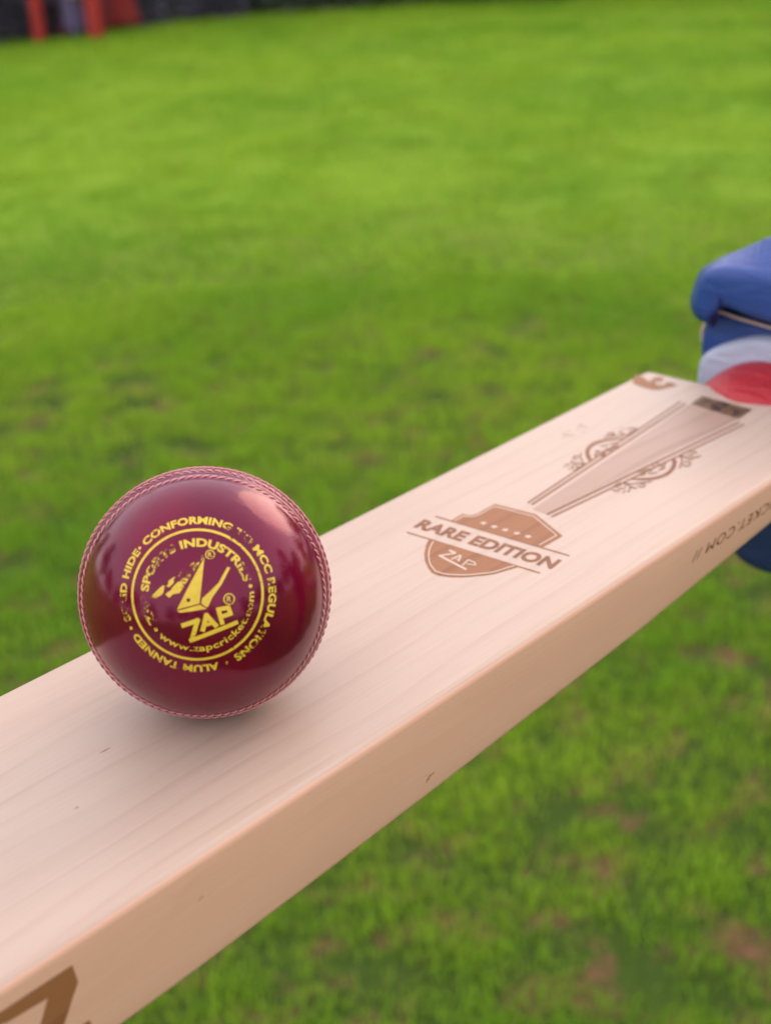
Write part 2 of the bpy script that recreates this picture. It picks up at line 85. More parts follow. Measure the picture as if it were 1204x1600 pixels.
T['v'] = [[[[166.87,7.93],[180.63,9.08],[194.9,10.28],[209.69,11.52],[225.04,12.81],[240.97,14.15],[257.54,15.55],[274.76,16.99],[292.69,18.5]],[[167.63,8.88],[181.41,10.04],[195.7,11.24],[210.52,12.48],[225.89,13.77],[241.86,15.11],[258.45,16.5],[275.7,17.95],[293.66,19.45]]],[[[166.53,5.77],[180.25,6.83],[194.47,7.94],[209.21,9.08],[224.5,10.27],[240.38,11.5],[256.87,12.79],[274.02,14.12],[291.87,15.51]],[[167.41,6.88],[181.16,7.94],[195.4,9.04],[210.17,10.18],[225.5,11.37],[241.4,12.6],[257.93,13.88],[275.11,15.21],[292.98,16.59]]],[[[162.53,-4.05],[176.19,-5.22],[190.28,-6.43],[204.82,-7.67],[219.83,-8.96],[235.33,-10.28],[251.35,-11.66],[267.91,-13.07],[285.04,-14.54]],[[163.59,-2.9],[177.27,-4.09],[191.38,-5.32],[205.94,-6.58],[220.97,-7.89],[236.48,-9.24],[252.52,-10.63],[269.1,-12.07],[286.25,-13.56]]],[[[161.98,-6.49],[175.58,-7.7],[189.6,-8.95],[204.06,-10.23],[218.98,-11.56],[234.4,-12.94],[250.32,-14.35],[266.79,-15.82],[283.81,-17.34]],[[162.83,-5.58],[176.45,-6.8],[190.49,-8.05],[204.97,-9.35],[219.92,-10.69],[235.36,-12.07],[251.31,-13.49],[267.8,-14.97],[284.85,-16.5]]]]
T['splice'] = [[163.78,3.63],[163.38,-2.4],[288.74,-11.57],[291.75,13.89]]
T['tape'] = [[304.44,15.07],[301.93,-11.07],[288.63,-11.97],[292.84,13.89]]
T['shield_up'] = [[138.35,21.82],[145.34,22.17],[145.35,20.22],[146.33,18.53],[148.83,17.69],[153.6,17.92],[158.24,17.86],[159.33,17.86],[160.87,-0.09],[151.46,-18.89],[139.7,-18.6]]
T['shield_lo'] = [[121.49,18.4],[115.99,15.33],[111.08,11.86],[106.74,7.84],[103.38,3.64],[101.17,-0.06],[101.11,-3.27],[102.36,-6.85],[104.65,-10.22],[106.8,-12.39],[108.75,-14.08],[111.05,-16.07],[113.5,-17.7],[117.39,-19.19],[120.25,-20.21],[122.51,-21.06]]
T['pale'] = [[[[138.56,20.29],[143.39,20.31]],[[139.0,20.85],[143.84,20.88]]],[[[143.3,20.36],[143.51,19.83],[143.72,19.29],[143.95,18.76],[144.24,18.27],[144.57,17.83],[144.95,17.41],[145.39,17.04],[145.93,16.74],[146.61,16.54],[147.39,16.42],[148.2,16.35],[148.98,16.3],[149.66,16.29],[150.3,16.32],[150.98,16.37],[151.79,16.39],[152.9,16.4],[154.21,16.41],[155.45,16.39],[156.37,16.33],[156.83,16.21],[157.0,16.06],[157.07,15.87],[157.21,15.68]],[[143.93,20.83],[144.15,20.3],[144.36,19.75],[144.58,19.24],[144.86,18.76],[145.19,18.33],[145.55,17.92],[145.97,17.57],[146.48,17.29],[147.13,17.1],[147.89,16.98],[148.69,16.91],[149.45,16.86],[150.11,16.85],[150.74,16.89],[151.42,16.94],[152.25,16.96],[153.36,16.97],[154.68,16.98],[155.94,16.96],[156.89,16.89],[157.41,16.76],[157.64,16.56],[157.72,16.36],[157.86,16.18]]],[[[157.2,15.73],[158.47,-0.79]],[[157.87,16.14],[159.13,-0.41]]],[[[158.45,-0.71],[150.22,-17.02]],[[159.15,-0.49],[150.9,-16.82]]],[[[150.81,-16.63],[140.71,-16.3]],[[150.31,-17.21],[140.22,-16.87]]],[[[120.67,16.04],[119.22,15.29],[117.75,14.55],[116.3,13.78],[114.91,12.95],[113.61,12.07],[112.37,11.15],[111.2,10.2],[110.06,9.22],[108.94,8.21],[107.84,7.17],[106.78,6.07],[105.77,4.9],[104.87,3.65],[104.05,2.34],[103.28,1.04],[102.5,-0.23]],[[120.55,15.43],[119.09,14.68],[117.64,13.95],[116.24,13.21],[114.93,12.43],[113.72,11.61],[112.56,10.75],[111.44,9.84],[110.35,8.9],[109.26,7.93],[108.22,6.94],[107.23,5.92],[106.31,4.85],[105.47,3.69],[104.68,2.44],[103.91,1.14],[103.13,-0.14]]],[[[102.5,-0.38],[102.54,-1.38],[102.56,-2.37],[102.64,-3.38],[102.87,-4.42],[103.32,-5.52],[103.91,-6.68],[104.56,-7.79],[105.2,-8.79],[105.78,-9.64],[106.36,-10.39],[106.96,-11.08],[107.6,-11.77],[108.33,-12.47],[109.13,-13.16],[109.89,-13.79],[110.53,-14.31],[110.96,-14.68],[111.25,-14.93],[111.53,-15.14],[111.91,-15.43],[112.4,-15.81],[112.94,-16.25],[113.58,-16.69],[114.34,-17.1],[115.28,-17.46],[116.35,-17.79],[117.46,-18.11],[118.48,-18.42],[119.38,-18.74],[120.22,-19.05],[121.04,-19.37],[121.87,-19.68]],[[103.13,0.01],[103.18,-0.99],[103.19,-1.98],[103.27,-2.97],[103.49,-3.98],[103.93,-5.06],[104.52,-6.21],[105.17,-7.32],[105.8,-8.31],[106.38,-9.16],[106.95,-9.9],[107.55,-10.59],[108.19,-11.27],[108.91,-11.96],[109.71,-12.65],[110.47,-13.28],[111.11,-13.81],[111.54,-14.17],[111.83,-14.42],[112.1,-14.64],[112.48,-14.92],[112.98,-15.31],[113.52,-15.74],[114.14,-16.17],[114.88,-16.57],[115.8,-16.92],[116.87,-17.25],[117.98,-17.57],[119.01,-17.88],[119.91,-18.2],[120.76,-18.52],[121.58,-18.83],[122.42,-19.15]]]]
T['lines'] = [[[[137.14,28.6],[137.44,20.82],[137.74,13.16],[138.03,5.63],[138.31,-1.78],[138.59,-9.07],[138.86,-16.24],[139.14,-23.29],[139.4,-30.23]],[[138.06,29.2],[138.35,21.39],[138.64,13.71],[138.92,6.16],[139.2,-1.26],[139.47,-8.56],[139.74,-15.75],[140.0,-22.82],[140.26,-29.77]]],[[[120.48,28.27],[120.76,20.56],[121.04,12.99],[121.32,5.54],[121.59,-1.78],[121.86,-8.98],[122.12,-16.07],[122.38,-23.04],[122.63,-29.89]],[[121.35,28.84],[121.62,21.12],[121.9,13.53],[122.17,6.06],[122.43,-1.28],[122.69,-8.5],[122.95,-15.6],[123.2,-22.58],[123.45,-29.45]]]]
T['zap'] = [[[[117.55,6.06],[117.29,2.69]],[[118.82,6.77],[118.55,3.4]]],[[[118.35,3.45],[113.31,6.6]],[[117.49,2.64],[112.47,5.79]]],[[[112.36,6.47],[109.54,-8.21]],[[113.6,7.09],[110.74,-7.63]]],[[[112.79,1.0],[117.09,0.4]],[[113.4,1.72],[117.7,1.12]]],[[[117.7,0.98],[113.31,-1.44]],[[117.64,0.18],[113.25,-2.23]]],[[[114.32,0.51],[114.13,-1.48]],[[114.8,0.78],[114.61,-1.23]]],[[[111.52,-5.22],[116.12,-4.16]],[[111.96,-4.41],[116.58,-3.35]]],[[[115.97,-3.96],[115.67,-7.18]],[[116.73,-3.55],[116.43,-6.77]]],[[[115.77,-6.77],[114.56,-8.22]],[[116.36,-6.83],[115.15,-8.29]]],[[[114.89,-8.26],[113.87,-4.95]],[[114.28,-8.68],[113.27,-5.37]]]]
T['crown'] = [[302.29,49.76],[313.0,55.02],[312.93,53.94],[309.89,51.33],[310.83,49.36],[307.19,46.01],[308.6,43.34],[311.75,45.08],[314.38,44.7],[315.52,41.85],[312.51,40.48],[309.29,41.75],[307.02,41.08],[305.12,37.61],[306.43,35.68],[309.51,36.84],[311.44,36.29],[310.05,30.93],[306.75,32.39],[301.69,34.21],[299.52,36.84],[299.74,41.0],[300.26,45.89]]
T['crown2'] = [[[[301.26,48.61],[300.88,47.31],[300.47,46.01],[300.06,44.7],[299.72,43.4],[299.47,42.15],[299.3,40.91],[299.18,39.66],[299.14,38.46],[299.22,37.36],[299.44,36.42],[299.84,35.69],[300.39,35.15],[301.04,34.76],[301.77,34.44],[302.55,34.12],[303.45,33.8],[304.46,33.53],[305.53,33.29],[306.6,33.06],[307.65,32.83]],[[305.14,50.54],[304.98,49.35],[304.81,48.15],[304.66,46.97],[304.52,45.82],[304.43,44.69],[304.34,43.52],[304.26,42.33],[304.22,41.18],[304.24,40.14],[304.35,39.27],[304.55,38.6],[304.83,38.05],[305.18,37.58],[305.62,37.12],[306.13,36.64],[306.72,36.14],[307.4,35.68],[308.14,35.22],[308.91,34.76],[309.65,34.29]]],[[[310.51,53.42],[305.37,49.32]],[[311.38,53.2],[306.23,49.1]]],[[[311.07,43.62],[313.56,41.11]],[[312.29,44.42],[314.78,41.92]]],[[[308.37,44.17],[304.92,38.95]],[[309.75,44.63],[306.28,39.4]]],[[[309.73,51.08],[308.8,50.15],[308.58,49.55],[308.35,48.97],[308.08,48.36],[307.71,47.68],[307.22,46.9],[306.63,46.03],[305.96,45.09],[305.27,44.14],[305.22,43.39]],[[310.85,51.58],[311.29,51.27],[311.07,50.68],[310.82,50.05],[310.51,49.35],[310.08,48.57],[309.53,47.69],[308.88,46.75],[308.2,45.78],[307.5,44.83],[306.23,43.71]]],[[[314.58,41.6],[306.96,38.98]],[[314.13,40.9],[306.52,38.29]]],[[[308.35,36.13],[307.83,35.26],[308.08,34.85],[308.32,34.46],[308.5,34.05],[308.62,33.63],[308.65,33.18],[308.6,32.68],[308.52,32.15],[308.42,31.6],[309.11,31.43]],[[309.58,36.88],[310.57,36.93],[310.82,36.53],[311.06,36.11],[311.27,35.66],[311.4,35.17],[311.44,34.62],[311.39,34.06],[311.3,33.5],[311.2,32.95],[310.36,32.04]]]]
T['smudge'] = [[[[226.96,36.91],[228.63,34.52]],[[227.88,37.56],[229.55,35.17]]],[[[231.95,38.89],[230.97,37.81],[230.85,37.19],[230.73,36.54],[230.66,35.87],[230.68,35.19],[230.81,34.53],[231.03,33.91],[231.28,33.3],[231.54,32.7],[232.64,32.67]],[[233.39,39.66],[234.16,39.48],[234.03,38.85],[233.92,38.24],[233.86,37.67],[233.87,37.11],[233.98,36.55],[234.18,35.97],[234.43,35.38],[234.69,34.78],[234.06,33.6]]],[[[235.95,39.22],[235.89,37.08]],[[237.25,39.96],[237.18,37.81]]],[[[238.55,35.56],[239.78,35.88],[241.18,36.48],[242.46,37.11],[243.38,37.5],[243.68,37.6],[243.67,37.56],[243.58,37.22],[243.3,36.58],[242.94,35.84],[242.7,35.18],[242.64,34.72],[242.63,34.37],[242.65,34.09],[242.87,33.94],[243.39,33.96]],[[238.76,36.25],[240.13,37.16],[241.56,37.97],[243.01,38.68],[244.4,39.27],[245.66,39.56],[246.24,39.14],[246.1,38.38],[245.75,37.58],[245.4,36.88],[245.23,36.42],[245.2,36.12],[245.2,35.84],[245.21,35.58],[245.04,35.2],[244.54,34.62]]],[[[237.39,33.05],[239.85,32.49]],[[238.2,33.78],[240.67,33.22]]]]
T['bigz'] = [[[-127.75,-5.87],[-129.07,-8.18],[-115.03,-9.13],[-113.54,-9.74],[-102.26,-10.64],[-95.41,-14.28],[-93.75,-11.84],[-94.46,-6.35]],[[-102.26,-10.64],[-109.87,-24.57],[-104.31,-28.89],[-95.41,-14.28]],[[-104.31,-28.89],[-99.56,-27.22],[-94.57,-24.42],[-92.43,-24.6],[-91.95,-26.37],[-92.71,-31.09],[-97.68,-34.05]]]

# ------------------------------------------------------------------ helpers
def tag(o, label=None, cat=None, group=None, kind=None):
    if label: o['label'] = label
    if cat: o['category'] = cat
    if group: o['group'] = group
    if kind: o['kind'] = kind
    return o

def empty(name, loc=(0, 0, 0)):
    o = bpy.data.objects.new(name, None)
    o.empty_display_size = 0.05
    COL.objects.link(o)
    o.location = loc
    return o

def mesh_obj(name, verts, faces, mat, parent=None, smooth=False, loc=None, fix=True):
    me = bpy.data.meshes.new(name)
    me.from_pydata([tuple(v) for v in verts], [], [tuple(f) for f in faces])
    if fix:
        bm = bmesh.new(); bm.from_mesh(me)
        bmesh.ops.recalc_face_normals(bm, faces=bm.faces)
        bm.to_mesh(me); bm.free()
    if smooth:
        me.polygons.foreach_set('use_smooth', [True] * len(me.polygons))
    me.materials.append(mat)
    o = bpy.data.objects.new(name, me)
    COL.objects.link(o)
    if parent: o.parent = parent
    if loc: o.location = loc
    return o

def loft(rings, cap=True):
    n = len(rings[0]); V = [v for r in rings for v in r]; F = []
    for i in range(len(rings) - 1):
        for j in range(n):
            k = (j + 1) % n
            F.append((i*n+j, i*n+k, (i+1)*n+k, (i+1)*n+j))
    if cap:
        F.append(tuple(range(n)))
        F.append(tuple((len(rings)-1)*n + j for j in range(n)))
    return V, F

class NT:
    """small helper to write node materials"""
    def __init__(self, name):
        self.m = bpy.data.materials.new(name); self.m.use_nodes = True
        self.t = self.m.node_tree; self.b = self.t.nodes['Principled BSDF']
        self.out = self.t.nodes['Material Output']
    def n(self, typ, **kw):
        x = self.t.nodes.new(typ)
        for k, v in kw.items():
            if k.startswith('i_'):
                key = k[2:]
                x.inputs[int(key) if key.isdigit() else key].default_value = v
            else: setattr(x, k, v)
        return x
    def l(self, a, b): self.t.links.new(a, b)
    def noise(self, vec, scale, detail=3, rough=.5, dist=0.0):
        x = self.n('ShaderNodeTexNoise'); x.inputs['Scale'].default_value = scale
        x.inputs['Detail'].default_value = detail; x.inputs['Roughness'].default_value = rough
        x.inputs['Distortion'].default_value = dist
        if vec is not None: self.l(vec, x.inputs['Vector'])
        return x.outputs['Fac']
    def mapping(self, vec, scale=(1, 1, 1), loc=(0, 0, 0)):
        x = self.n('ShaderNodeMapping'); x.inputs['Scale'].default_value = scale; x.inputs['Location'].default_value = loc
        self.l(vec, x.inputs['Vector']); return x.outputs[0]
    def ramp(self, fac, stops):
        x = self.n('ShaderNodeValToRGB'); e = x.color_ramp.elements
        while len(e) < len(stops): e.new(0.5)
        for el, (p, c) in zip(e, stops):
            el.position = p; el.color = c if len(c) == 4 else (*c, 1)
        self.l(fac, x.inputs[0]); return x.outputs[0]
    def mix(self, fac, a, b, mode='MIX'):
        x = self.n('ShaderNodeMix', data_type='RGBA', blend_type=mode)
        for s, v in ((0, fac), (6, a), (7, b)):
            if hasattr(v, 'is_output'): self.l(v, x.inputs[s])
            else: x.inputs[s].default_value = v if s == 0 else (*v, 1) if len(v) == 3 else v
        return x.outputs[2]
    def math(self, op, a, b=0.0):
        x = self.n('ShaderNodeMath', operation=op)
        for s, v in ((0, a), (1, b)):
            if hasattr(v, 'is_output'): self.l(v, x.inputs[s])
            else: x.inputs[s].default_value = v
        return x.outputs[0]
    def bump(self, h, strength, dist):
        x = self.n('ShaderNodeBump'); x.inputs['Strength'].default_value = strength; x.inputs['Distance'].default_value = dist
        self.l(h, x.inputs['Height']); self.l(x.outputs[0], self.b.inputs['Normal'])
    def obj(self): return self.n('ShaderNodeTexCoord').outputs['Object']
    def set(self, **kw):
        for k, v in kw.items():
            s = self.b.inputs[k.replace('_', ' ')]
            if hasattr(v, 'is_output'): self.l(v, s)
            else: s.default_value = (*v, 1) if isinstance(v, tuple) and len(v) == 3 else v
        return self

# ------------------------------------------------------------------ materials
def wood_material(name, light, line, amount, spots=(), rough=.42):
    t = NT(name); c = t.obj()
    warp = t.noise(t.mapping(c, (5, 22, 22)), 1.0, 2)
    sep = t.n('ShaderNodeSeparateXYZ'); t.l(c, sep.inputs[0])
    y = t.math('ADD', t.math('MULTIPLY', sep.outputs[1], 105.0), t.math('MULTIPLY', sep.outputs[2], 38.0))
    y = t.math('ADD', y, t.math('MULTIPLY', warp, 2.6))
    saw = t.math('FRACT', y)
    rings = t.ramp(saw, [(0, (0, 0, 0)), (.62, (.10,)*3), (.90, (.75,)*3), (.965, (1, 1, 1)), (1, (0, 0, 0))])
    patch = t.noise(t.mapping(c, (9, 60, 60), (3, 1, 0)), 1.0, 2)
    rings = t.math('MULTIPLY', rings, t.ramp(patch, [(.35, (.15,)*3), (.7, (1, 1, 1))]))
    fib = t.noise(t.mapping(c, (28, 900, 900)), 1.0, 4, .65)
    col = t.mix(t.math('MULTIPLY', rings, amount), light, line)
    col = t.mix(t.ramp(fib, [(.34, (.20,)*3), (.62, (0, 0, 0))]), col, line)
    blot = t.noise(t.mapping(c, (6, 26, 26), (9, 4, 2)), 1.0, 3)
    col = t.mix(t.ramp(blot, [(.45, (0, 0, 0)), (.8, (.35,)*3)]), col, tuple(.9 * v for v in line))
    pore = t.noise(t.mapping(c, (160, 1500, 1500), (2, 8, 1)), 1.0, 2)
    col = t.mix(t.ramp(pore, [(.70, (0, 0, 0)), (.80, (.30,)*3)]), col, (.36, .22, .14))
    for (sx, sy, sz, rx, r, dark) in spots:            # little knots and flecks of this very plank
        mp = t.mapping(c, (1/rx, 1/r, 1/r), (-sx/rx, -sy/r, -sz/r))
        ln = t.n('ShaderNodeVectorMath', operation='LENGTH'); t.l(mp, ln.inputs[0])
        d = t.math('ADD', ln.outputs['Value'], t.math('MULTIPLY', t.math('SUBTRACT', t.noise(c, 900, 2), .5), 1.6))
        col = t.mix(t.ramp(d, [(.25, (dark,)*3), (1.0, (0, 0, 0))]), col, (.13, .06, .03))
    t.set(Base_Color=col, Roughness=rough)
    t.b.inputs['Specular IOR Level'].default_value = .35
    t.b.inputs['Coat Weight'].default_value = .10
    t.b.inputs['Coat Roughness'].default_value = .4
    gr = t.noise(c, 2600, 2)
    t.bump(t.math('ADD', t.math('MULTIPLY', fib, .7), t.math('MULTIPLY', gr, .5)), .22, .0003)
    return t.m

M = {}
SPOTS = [(.0334, -.054, -.0247, .0014, .0009, .65), (.0352, -.054, -.0238, .0020, .0006, .7),
           (-.0379, .0033, 0, .0028, .0005, .75), (-.0601, -.0125, 0, .0010, .0006, .6),
           (-.055, -.054, -.012, .0012, .0009, .6)]
M['willow'] = wood_material('willow', (.51, .395, .315), (.38, .262, .197), .50, spots=SPOTS)
M['willow_edge'] = wood_material('tan_willow_edge', (.69, .41, .295), (.57, .315, .215), .35, spots=SPOTS)  # wood tone of the blade sides, set tanner than the face
M['splice'] = wood_material('splice_wood', (.40, .265, .20), (.26, .155, .105), .8)
M['burnt'] = wood_material('burnt_wood', (.30, .125, .048), (.17, .06, .022), .9, rough=.6)
M['burnt_line'] = wood_material('burnt_line_wood', (.235, .09, .034), (.15, .052, .018), .9, rough=.6)
M['burnt_dark'] = wood_material('burnt_edge_wood', (.16, .052, .018), (.11, .034, .012), .9, rough=.6)
M['pale'] = wood_material('unburnt_wood', (.56, .43, .33), (.48, .35, .26), .3)

def smudge_mat():
    t = NT('faint_stamp'); c = t.obj()
    k = t.ramp(t.noise(c, 420, 4, .7), [(.40, (0, 0, 0)), (.75, (.55,)*3)])
    t.set(Base_Color=(.34, .17, .10), Roughness=.6, Alpha=k)
    return t.m
M['smudge'] = smudge_mat()

def leather_mat():
    t = NT('ball_leather'); c = t.obj()
    big = t.noise(c, 45, 3); fine = t.noise(c, 1400, 3, .6); mid = t.noise(c, 260, 3, .6)
    col = t.mix(t.ramp(big, [(.3, (0, 0, 0)), (.75, (1, 1, 1))]), (.088, .0010, .013), (.165, .0022, .020))
    col = t.mix(t.ramp(mid, [(.62, (0, 0, 0)), (.8, (.35,)*3)]), col, (.10, .003, .014))
    r = t.ramp(mid, [(.3, (.11,)*3), (.8, (.22,)*3)])
    t.set(Base_Color=col, Roughness=r)
    t.b.inputs['Specular IOR Level'].default_value = .52
    t.b.inputs['Specular Tint'].default_value = (1.0, .40, .68, 1)
    t.b.inputs['Coat Weight'].default_value = .12
    t.b.inputs['Coat Roughness'].default_value = .05
    t.bump(t.math('ADD', t.math('MULTIPLY', fine, .35), t.math('MULTIPLY', mid, 1.0)), .22, .0003)
    return t.m
M['leather'] = leather_mat()

def gold_mat(name, lo):
    t = NT(name); c = t.obj()
    wear = t.noise(c, 120, 2, .5); flake = t.noise(c, 1500, 3, .7)
    k = t.math('ADD', t.math('MULTIPLY', wear, 1.15), t.math('MULTIPLY', flake, .75))
    a = t.ramp(k, [(lo, (0, 0, 0)), (lo + .10, (1, 1, 1))])
    col = t.mix(t.noise(c, 500, 2), (.60, .41, .02), (.80, .58, .05))
    t.set(Base_Color=col, Roughness=.45, Metallic=.0, Alpha=a)
    return t.m
M['gold'] = gold_mat('gold_foil', .80)
M['gold_fresh'] = gold_mat('gold_foil_little_worn', .68)

def thread_mat(name, a, b):
    t = NT(name); c = t.obj()
    t.set(Base_Color=t.mix(t.noise(c, 700, 3), a, b), Roughness=.6)
    t.bump(t.noise(c, 2600, 2), .4, .0002)
    return t.m
M['thread'] = thread_mat('seam_thread', (.52, .17, .19), (.66, .30, .31))

def pad_mat(name, a, b, rough=.42, scale=900, bump=.25):
    t = NT(name); c = t.obj()
    t.set(Base_Color=t.mix(t.noise(c, 60, 3), a, b), Roughness=rough)
    t.b.inputs['Specular IOR Level'].default_value = .55
    h = t.math('ADD', t.math('MULTIPLY', t.noise(t.mapping(c, (1, .45, 1.3)), 85, 4, .55, .6), 5.0), t.noise(c, scale, 3, .6))
    t.bump(h, bump * 1.6, .0009)
    return t.m
M['blue'] = pad_mat('blue_pu_leather', (.006, .040, .22), (.011, .060, .29))
M['navy'] = pad_mat('navy_pu_leather', (.010, .024, .14), (.014, .036, .19), .5)
M['white_leather'] = pad_mat('white_leather', (.40, .45, .62), (.47, .51, .66), .55)
M['piping'] = pad_mat('piping_cord', (.62, .46, .44), (.70, .55, .50), .6)
M['grip'] = pad_mat('red_rubber_grip', (.36, .006, .016), (.43, .010, .022), .45, 500, .5)

def tape_mat():
    t = NT('camouflage_foil'); c = t.obj()
    a = t.noise(t.mapping(c, (1, 1, 1), (.3, .1, 0)), 170, 2, .5, 1.0)
    col = t.ramp(a, [(.30, (.030, .016, .018)), (.45, (.06, .032, .026)), (.53, (.21, .10, .035)), (.60, (.15, .105, .035)), (.72, (.06, .038, .02))])
    t.set(Base_Color=col, Roughness=.4)
    return t.m
M['tape'] = tape_mat()

# ------------------------------------------------------------------ ground
def soil_mat():
    t = NT('lawn_soil'); g = t.n('ShaderNodeNewGeometry').outputs['Position']
    a = t.noise(g, 9, 4, .6); b = t.noise(g, 60, 3, .6); c3 = t.noise(g, .35, 2)
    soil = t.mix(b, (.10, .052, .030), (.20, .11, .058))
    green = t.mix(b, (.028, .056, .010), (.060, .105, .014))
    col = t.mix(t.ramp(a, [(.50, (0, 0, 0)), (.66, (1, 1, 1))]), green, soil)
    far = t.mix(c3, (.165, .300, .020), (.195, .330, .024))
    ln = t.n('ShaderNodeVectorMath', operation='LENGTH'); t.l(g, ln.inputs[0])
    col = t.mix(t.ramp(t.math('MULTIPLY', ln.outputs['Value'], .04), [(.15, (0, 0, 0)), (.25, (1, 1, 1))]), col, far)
    t.set(Base_Color=col, Roughness=.95)
    t.b.inputs['Specular IOR Level'].default_value = .1
    t.bump(b, .6, .02)
    return t.m
S = 300.0
NG = 60
gv, gf = [], []
xs = [math.copysign(abs(i / NG) ** 2.2, i) * S for i in range(-NG, NG + 1)]
for yy in xs:
    for xx in xs:
        r = math.hypot(xx, yy)
        gv.append((xx, yy, 0.012 * mnoise.noise(Vector((xx * .9, yy * .9, 0))) if r < 40 else 0.0))
w = 2 * NG + 1
for j in range(2 * NG):
    for i in range(2 * NG):
        gf.append((j*w+i, j*w+i+1, (j+1)*w+i+1, (j+1)*w+i))
ground = mesh_obj('ground', gv, gf, soil_mat(), smooth=True, fix=False)
tag(ground, 'mown playing field with small bare soil patches', 'ground', kind='structure')

# grass blades: a few clumps scattered over the field by geometry nodes
def grass_mat():
    t = NT('grass_blade'); g = t.n('ShaderNodeNewGeometry').outputs['Position']
    rnd = t.n('ShaderNodeObjectInfo').outputs['Random']
    big = t.noise(g, .75, 3, .6); mid = t.noise(g, 5.5, 3, .6)
    c1 = t.mix(rnd, (.165, .365, .022), (.200, .405, .028))
    c2 = t.mix(rnd, (.300, .495, .032), (.340, .535, .040))
    col = t.mix(t.ramp(big, [(.33, (0, 0, 0)), (.58, (1, 1, 1))]), c1, c2)
    col = t.mix(t.ramp(mid, [(.45, (0, 0, 0)), (.74, (.30,)*3)]), col, (.115, .265, .012))
    dry = t.math('GREATER_THAN', rnd, .965)
    col = t.mix(t.math('MULTIPLY', dry, .6), col, (.27, .20, .08))
    t.set(Base_Color=col, Roughness=.8)
    t.b.inputs['Specular IOR Level'].default_value = .12
    tr = t.n('ShaderNodeBsdfTranslucent'); t.l(col, tr.inputs[0])
    mx = t.n('ShaderNodeMixShader'); mx.inputs[0].default_value = .35
    t.l(t.b.outputs[0], mx.inputs[1]); t.l(tr.outputs[0], mx.inputs[2]); t.l(mx.outputs[0], t.out.inputs[0])
    return t.m
GM = grass_mat()
def clump_mesh(name, blades, spread, hmin, hmax, width, lean0=.15, lean1=.9):
    V, F = [], []
    for _ in range(blades):
        a = rng.uniform(0, 6.283); r = spread * math.sqrt(rng.random())
        bx, by = r * math.cos(a), r * math.sin(a)
        h = rng.uniform(hmin, hmax); d = rng.uniform(0, 6.283); lean = rng.uniform(lean0, lean1) * h
        w2 = width * rng.uniform(.6, 1.2) / 2; px, py = -math.sin(d) * w2, math.cos(d) * w2
        i = len(V)
        for k, (f, wf) in enumerate(((0, 1), (.5, .85), (1, .05))):
            ox, oy = math.cos(d) * lean * f * f, math.sin(d) * lean * f * f
            V += [(bx+ox-px*wf, by+oy-py*wf, h*f*(1-.25*f)-.004), (bx+ox+px*wf, by+oy+py*wf, h*f*(1-.25*f)-.004)]
        F += [(i, i+1, i+3, i+2), (i+2, i+3, i+5, i+4)]
    me = bpy.data.meshes.new(name); me.from_pydata(V, [], F); me.materials.append(GM)
    return me
def scatter(name, pts, clump, smin, smax, label):
    me = bpy.data.meshes.new(name); me.from_pydata(pts, [], [])
    o = bpy.data.objects.new(name, me); COL.objects.link(o)
    proto = bpy.data.objects.new(name + '_clump', clump)
    ng = bpy.data.node_groups.new(name + '_nodes', 'GeometryNodeTree')
    ng.interface.new_socket('Geometry', in_out='INPUT', socket_type='NodeSocketGeometry')
    ng.interface.new_socket('Geometry', in_out='OUTPUT', socket_type='NodeSocketGeometry')
    N = ng.nodes; gi = N.new('NodeGroupInput'); go = N.new('NodeGroupOutput')
    iop = N.new('GeometryNodeInstanceOnPoints'); oi = N.new('GeometryNodeObjectInfo'); oi.inputs['Object'].default_value = proto
    oi.inputs['As Instance'].default_value = True
    rr = N.new('FunctionNodeRandomValue'); rr.data_type = 'FLOAT_VECTOR'
    rr.inputs[0].default_value = (-.15, -.15, 0); rr.inputs[1].default_value = (.15, .15, 6.283)
    rs = N.new('FunctionNodeRandomValue'); rs.data_type = 'FLOAT'
    rs.inputs[2].default_value = smin; rs.inputs[3].default_value = smax
    mp = N.new('GeometryNodeMeshToPoints')
    L = ng.links
    L.new(gi.outputs[0], mp.inputs[0]); L.new(mp.outputs[0], iop.inputs['Points'])
    L.new(oi.outputs['Geometry'], iop.inputs['Instance'])
    L.new(rr.outputs[0], iop.inputs['Rotation']); L.new(rs.outputs[1], iop.inputs['Scale'])
    L.new(iop.outputs[0], go.inputs[0])
    md = o.modifiers.new('scatter', 'NODES'); md.node_group = ng
    tag(o, label, 'grass', kind='stuff')
    return o
def gheight(x, y): return 0.012 * mnoise.noise(Vector((x * .9, y * .9, 0)))
def lawn_points(n, r0, r1, thin):
    out = []
    while len(out) < n:
        r = math.sqrt(rng.uniform(r0*r0, r1*r1)); a = rng.uniform(0, 6.283)
        x, y = r * math.cos(a), r * math.sin(a)
        k = mnoise.noise(Vector((x * 7.5, y * 7.5, 3.1))) + .55 * mnoise.noise(Vector((x * 2.1, y * 2.1, 8.2)))
        if k > thin and rng.random() < min(1, (k - thin) * 9): continue
        out.append((x, y, gheight(x, y)))
    return out
near_clump = clump_mesh('near_clump', 16, .040, .022, .044, .0026, .08, .65)
far_clump = clump_mesh('far_clump', 30, .13, .016, .030, .006, .8, 2.2)
scatter('grass', lawn_points(72000, 0, 4.8, .32), near_clump, .75, 1.35, 'short green grass blades of the lawn around the bat')
scatter('far_grass', lawn_points(110000, 4.3, 16.0, .95), far_clump, .8, 1.4, 'short green grass of the lawn towards the trees')

